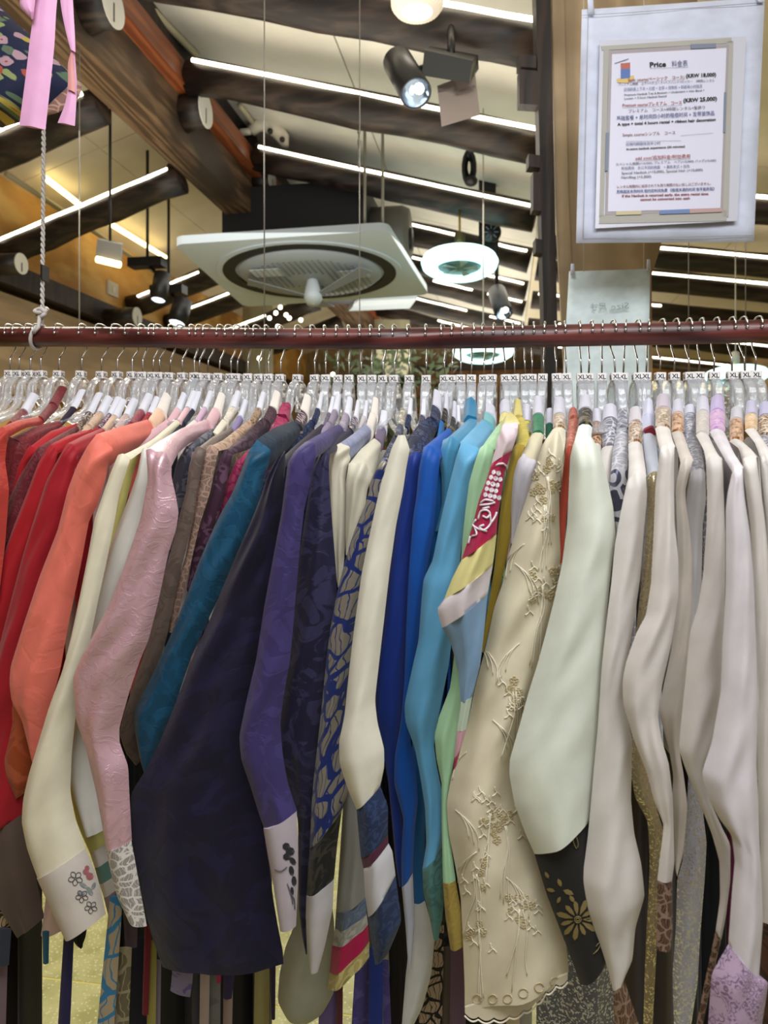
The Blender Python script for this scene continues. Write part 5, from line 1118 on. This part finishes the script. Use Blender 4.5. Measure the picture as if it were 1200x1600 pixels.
Xq = railpts[-1].x-.02; tag(MB().tube([(Xq, RYy, zr(Xq)), (Xq, RYy, rail_z(Xq)+RR)], .004, 8).build('rope', M_rope, None, True), 'plain white rope holding the rail at right', 'rope')
M_rib = cloth('d79fc4', 'plain', rough=.5); M_rib2 = C('cf8f8c')
rbn = empty('pink_ribbon', UK(80, 200, 1.03), 'pink ribbon bow with two long tails hanging at top left', 'ribbon')
def strip(rows, k, name, m, parent, bulge=.002, seed=1, fold=1.0):
    R = [(UK(a, b, k), UK(c, d, k)) for a, b, c, d in rows]
    L_ = cat_poly([(r[0], r[1]) for r in rows], 5); R_ = cat_poly([(r[2], r[3]) for r in rows], 5)
    return loft(name, [(UK(a.x, a.y, k), UK(b.x, b.y, k)) for a, b in zip(L_, R_)], m, parent, bulge=bulge, nf=8, nb=2, seed=seed, fold=fold)[0]
strip([(57, -20, 92, -20), (54, 10, 88, 15), (47, 60, 85, 70), (40, 120, 79, 130), (30, 196, 71, 203)], 1.03, 'ribbon_tail', M_rib, rbn, .003)
strip([(92, -20, 113, -20), (96, 15, 115, 20), (103, 50, 117, 55), (110, 78, 118, 82)], 1.03, 'ribbon_tail', M_rib, rbn, .002, 2)
strip([(111, 80, 117, 84), (106, 100, 119, 112), (106, 130, 120, 135), (102, 160, 119, 165), (90, 192, 117, 197)], 1.035, 'ribbon_tail', M_rib, rbn, .003, 3)
strip([(110, 84, 114, 84), (106, 100, 116, 110), (106, 125, 118, 130), (106, 140, 118, 145)], 1.031, 'ribbon_underside', M_rib2, rbn, .002, 3)
strip([(36, -25, 60, -20), (31, 0, 56, -4), (34, 14, 54, 10), (50, 31, 53, 20)], 1.02, 'ribbon_loop', M_rib, rbn, .006, 4)
M_flor = cloth('1c2140', 'floral', '8f9a62', 38, rough=.7)
bo = empty('floral_bonnet', UK(20, 190, 1.45), 'dark navy floral quilted bonnet hanging behind the pink ribbon', 'bonnet')
strip([(-110, -40, -30, -30), (-120, 20, 12, 22), (-120, 60, 55, 62), (-115, 100, 95, 100), (-100, 140, 118, 132), (-80, 168, 98, 160), (-50, 188, 55, 184), (-30, 194, 20, 190)], 1.45, 'quilted_crown', M_flor, bo, .07, 5, .4)
strip([(118, 125, 128, 132), (100, 140, 124, 150), (86, 152, 106, 166), (72, 168, 90, 176), (66, 176, 76, 180)], 1.44, 'lace_brim', C('c9a08e', 'lace', '8f6a60', 60), bo, .006, 6)
MB().tube([UK(-60, -30, 1.45), UK(-60, -200, 1.45)], .003, 6).build('cord', M_cord, bo, True)
# ------------------------------------------------------------------ under the sleeves: sashes, ribbon ties, skirts, and dark cloth added to darken the gaps
def tie(rows, k, m, parent, name='ribbon_tie', seed=3, bulge=.002): return strip(rows, k, name, m, parent, bulge, seed)
gd = {o['label'].split()[0]+str(i): o for i, (o, _, _) in enumerate(GLIST)}
def byn(s):
    for o, _, l in GLIST:
        if o.name.startswith(s): return o
    raise KeyError(s)
def col(x0, x1, y0, x2=None, x3=None, y1=1640):
    x2 = x0 if x2 is None else x2; x3 = x1 if x3 is None else x3
    return [(x0, y0, x1, y0), ((x0*2+x2)/3, (y0*2+y1)/3, (x1*2+x3)/3, (y0*2+y1)/3), ((x0+x2*2)/3, (y0+y1*2)/3, (x1+x3*2)/3, (y0+y1*2)/3), (x2, y1, x3, y1)]
def skirt(label, cat, x0, x1, y0, k, m, x2=None, x3=None, y1=1680, name='gap_skirt', seed=1, bulge=.03, fold=2.2, parent=None):
    e = parent or empty(name, UK((x0+x1)/2, y1, k), label, cat)
    n = 8; x2 = x0 if x2 is None else x2; x3 = x1 if x3 is None else x3
    rows = [(UK(x0+(x2-x0)*i/n, y0+(y1-y0)*i/n, k), UK(x1+(x3-x1)*i/n, y0+(y1-y0)*i/n, k)) for i in range(n+1)]
    loft('skirt_cloth', rows, m, e, bulge=bulge, nf=20, nb=4, seed=seed, fold=fold); return e
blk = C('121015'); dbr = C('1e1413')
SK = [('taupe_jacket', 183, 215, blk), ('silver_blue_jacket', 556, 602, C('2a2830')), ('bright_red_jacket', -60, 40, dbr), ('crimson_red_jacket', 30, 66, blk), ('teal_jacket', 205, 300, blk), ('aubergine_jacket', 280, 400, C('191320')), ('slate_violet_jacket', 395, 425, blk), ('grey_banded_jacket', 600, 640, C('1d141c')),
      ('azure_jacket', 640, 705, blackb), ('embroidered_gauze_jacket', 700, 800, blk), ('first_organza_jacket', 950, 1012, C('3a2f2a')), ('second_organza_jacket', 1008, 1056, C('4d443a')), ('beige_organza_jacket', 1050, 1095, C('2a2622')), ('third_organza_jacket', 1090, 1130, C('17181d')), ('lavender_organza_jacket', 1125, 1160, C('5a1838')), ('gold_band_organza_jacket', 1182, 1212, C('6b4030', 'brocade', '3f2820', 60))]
for i, (nm, x0, x1, m) in enumerate(SK):  # mostly dark cloth, added so the gaps behind the sleeves look shaded
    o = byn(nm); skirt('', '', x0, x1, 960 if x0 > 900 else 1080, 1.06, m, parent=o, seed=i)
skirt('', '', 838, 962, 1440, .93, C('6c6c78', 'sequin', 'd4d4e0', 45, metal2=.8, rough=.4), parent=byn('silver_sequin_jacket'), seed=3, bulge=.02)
flb = C('2f6f96', 'leaves', '9a8a70', 30)
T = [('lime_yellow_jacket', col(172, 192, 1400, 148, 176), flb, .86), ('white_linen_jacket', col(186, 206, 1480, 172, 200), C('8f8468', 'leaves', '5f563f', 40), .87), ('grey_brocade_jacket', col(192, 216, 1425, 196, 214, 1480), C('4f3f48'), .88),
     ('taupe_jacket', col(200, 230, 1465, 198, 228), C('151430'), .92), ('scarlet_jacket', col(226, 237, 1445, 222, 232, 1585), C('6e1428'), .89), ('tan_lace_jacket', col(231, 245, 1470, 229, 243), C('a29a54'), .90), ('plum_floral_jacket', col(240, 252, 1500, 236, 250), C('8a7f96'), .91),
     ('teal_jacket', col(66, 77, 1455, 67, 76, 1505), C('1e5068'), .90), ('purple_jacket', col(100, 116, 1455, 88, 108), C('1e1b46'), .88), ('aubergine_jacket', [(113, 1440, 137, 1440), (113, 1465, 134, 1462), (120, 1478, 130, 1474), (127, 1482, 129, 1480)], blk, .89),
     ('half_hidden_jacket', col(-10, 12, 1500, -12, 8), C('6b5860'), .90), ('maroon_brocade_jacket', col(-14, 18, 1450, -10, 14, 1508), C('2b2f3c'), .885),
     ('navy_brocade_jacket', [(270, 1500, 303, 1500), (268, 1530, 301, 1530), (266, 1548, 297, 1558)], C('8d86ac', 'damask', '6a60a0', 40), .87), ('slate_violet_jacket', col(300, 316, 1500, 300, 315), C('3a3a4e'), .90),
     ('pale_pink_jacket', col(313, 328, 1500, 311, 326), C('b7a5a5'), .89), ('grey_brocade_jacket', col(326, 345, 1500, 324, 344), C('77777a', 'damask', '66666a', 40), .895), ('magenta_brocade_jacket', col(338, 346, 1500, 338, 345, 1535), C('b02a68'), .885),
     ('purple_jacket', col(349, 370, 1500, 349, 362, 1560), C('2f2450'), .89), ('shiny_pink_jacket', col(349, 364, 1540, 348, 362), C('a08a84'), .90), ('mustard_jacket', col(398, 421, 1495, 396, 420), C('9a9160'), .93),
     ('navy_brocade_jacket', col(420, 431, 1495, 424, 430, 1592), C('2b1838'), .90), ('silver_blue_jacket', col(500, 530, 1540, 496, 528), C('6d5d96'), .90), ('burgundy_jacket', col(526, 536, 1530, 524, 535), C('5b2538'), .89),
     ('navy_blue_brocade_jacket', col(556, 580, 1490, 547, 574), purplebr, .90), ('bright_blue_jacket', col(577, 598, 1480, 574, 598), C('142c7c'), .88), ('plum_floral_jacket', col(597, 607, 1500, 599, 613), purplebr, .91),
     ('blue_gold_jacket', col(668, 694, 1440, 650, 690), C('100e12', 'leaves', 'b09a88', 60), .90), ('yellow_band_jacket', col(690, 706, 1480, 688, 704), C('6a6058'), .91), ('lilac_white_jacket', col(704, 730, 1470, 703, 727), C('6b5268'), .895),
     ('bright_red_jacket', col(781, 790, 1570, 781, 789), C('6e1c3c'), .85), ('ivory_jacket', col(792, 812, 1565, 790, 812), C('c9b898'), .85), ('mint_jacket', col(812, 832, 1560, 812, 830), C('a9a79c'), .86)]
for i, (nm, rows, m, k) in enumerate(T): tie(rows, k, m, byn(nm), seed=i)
# ------------------------------------------------------------------ far end of the shop
pl_ = empty('potted_tree', (-1.05, 6.6, 0), 'leafy green plant with tiny lights behind the middle of the rail', 'plant')
MB().lathe((-1.05, 6.6, 0), [(.0001, 0), (.16, 0), (.2, .35), (.18, .36), (.0001, .33)], 20).build('pot', plain('pot_clay', '8a5a40', .7), pl_, True)
MB().tube([(-1.05, 6.6, .3), (-1.02, 6.6, 1.2), (-1.05, 6.6, 1.9)], [.03, .025, .015], 8).build('trunk', M_log, pl_, True)
mb = MB(); rnd = random.Random(3)
for i in range(900):
    c = Vector((-1.05, 6.6, 2.25)); d = Vector((rnd.gauss(0, 1), rnd.gauss(0, 1), rnd.gauss(0, 1))).normalized()*rnd.uniform(.25, 1)
    p = c+Vector((d.x*.75, d.y*.5, d.z*.62)); a = Vector((rnd.gauss(0, 1), rnd.gauss(0, 1), rnd.gauss(0, 1))).normalized()*.055; b = a.cross(Vector((rnd.gauss(0, 1), rnd.gauss(0, 1), 1))).normalized()*.022
    n = len(mb.v); mb.v += [p-a, p+b, p+a, p-b]; mb.f.append((n, n+1, n+2, n+3))
tag(mb.build('foliage', C('3f4d30', 'damask', '5b6840', 20), pl_), kind='stuff')
for u, v in ((438, 480), (431, 489), (421, 497), (447, 492), (452, 497), (434, 510), (470, 500), (405, 560), (520, 585)): MB().sphere(UK(u, v, 6.0), .018, 8, 6).build('tiny_light', emit('tiny_light', 'fff4dc', 5) if not MC.get('tl') else MC['tl'], pl_, True); 
fs = empty('globe_light_string', UK(1090, 612, 7.5), 'row of small warm globe bulbs seen between hangers at right', 'light')
M_glb = emit('globe_warm', 'fff0b8', 4.0)
gp = [UK(965+i*18.5, 603+1.5*math.sin(i), 7.5) for i in range(13)]
for p in gp: MB().sphere(p, .045, 12, 8).build('globe_bulb', M_glb, fs, True)
MB().tube([p+Vector((0, 0, .05)) for p in gp], .008, 5).build('cable', M_black, fs, True)
sg = empty('wooden_signboard', UK(1110, 600, 7.8), 'plain orange-brown wooden board on the far wall behind hangers at right', 'board')
a, b = UY(1020, 598, 9.5), UY(1215, 562, 9.5); MB().box((a.x, 9.52, a.z), (b.x, 9.6, b.z)).build('board', M_ply, sg)
sg2 = empty('far_counter', UY(660, 640, 9.4), 'brown wooden cabinet at the far end behind the hangers', 'cabinet')
a, b = UY(560, 660, 9.2), UY(900, 575, 9.2); MB().box((a.x, 9.2, 0), (b.x, 9.595, b.z)).build('carcass', wood('far_brown', '6a4526', '8c6238', 1, (1, 1, 1)), sg2)
MB().box((a.x-.05, 9.12, b.z), (b.x+.05, 9.595, b.z+.06)).build('top', M_beam_dark, sg2)
for i in range(4): xx = a.x+.05+i*(b.x-a.x-.1)/4; MB().box((xx, 9.17, .1), (xx+(b.x-a.x-.1)/4-.04, 9.2, b.z-.08)).build('door', wood('far_brown2', '7d5530', '9c7042', 1, (1, 1, 1)), sg2)
for i, (u0, u1, v0, lab) in enumerate(((380, 425, 548, 'left'), (590, 640, 552, 'right'))):
    e = empty('hanging_drape', UY((u0+u1)/2, 640, 7.5), 'pale hanging cloth far behind the hangers, %s one' % lab, 'cloth')
    strip([(u0, 440+i*60, u1, 440+i*60), (u0-2, 560, u1+2, 560), (u0, 690, u1, 690)], 7.2, 'cloth', C('b3ad92'), e, .03, i)
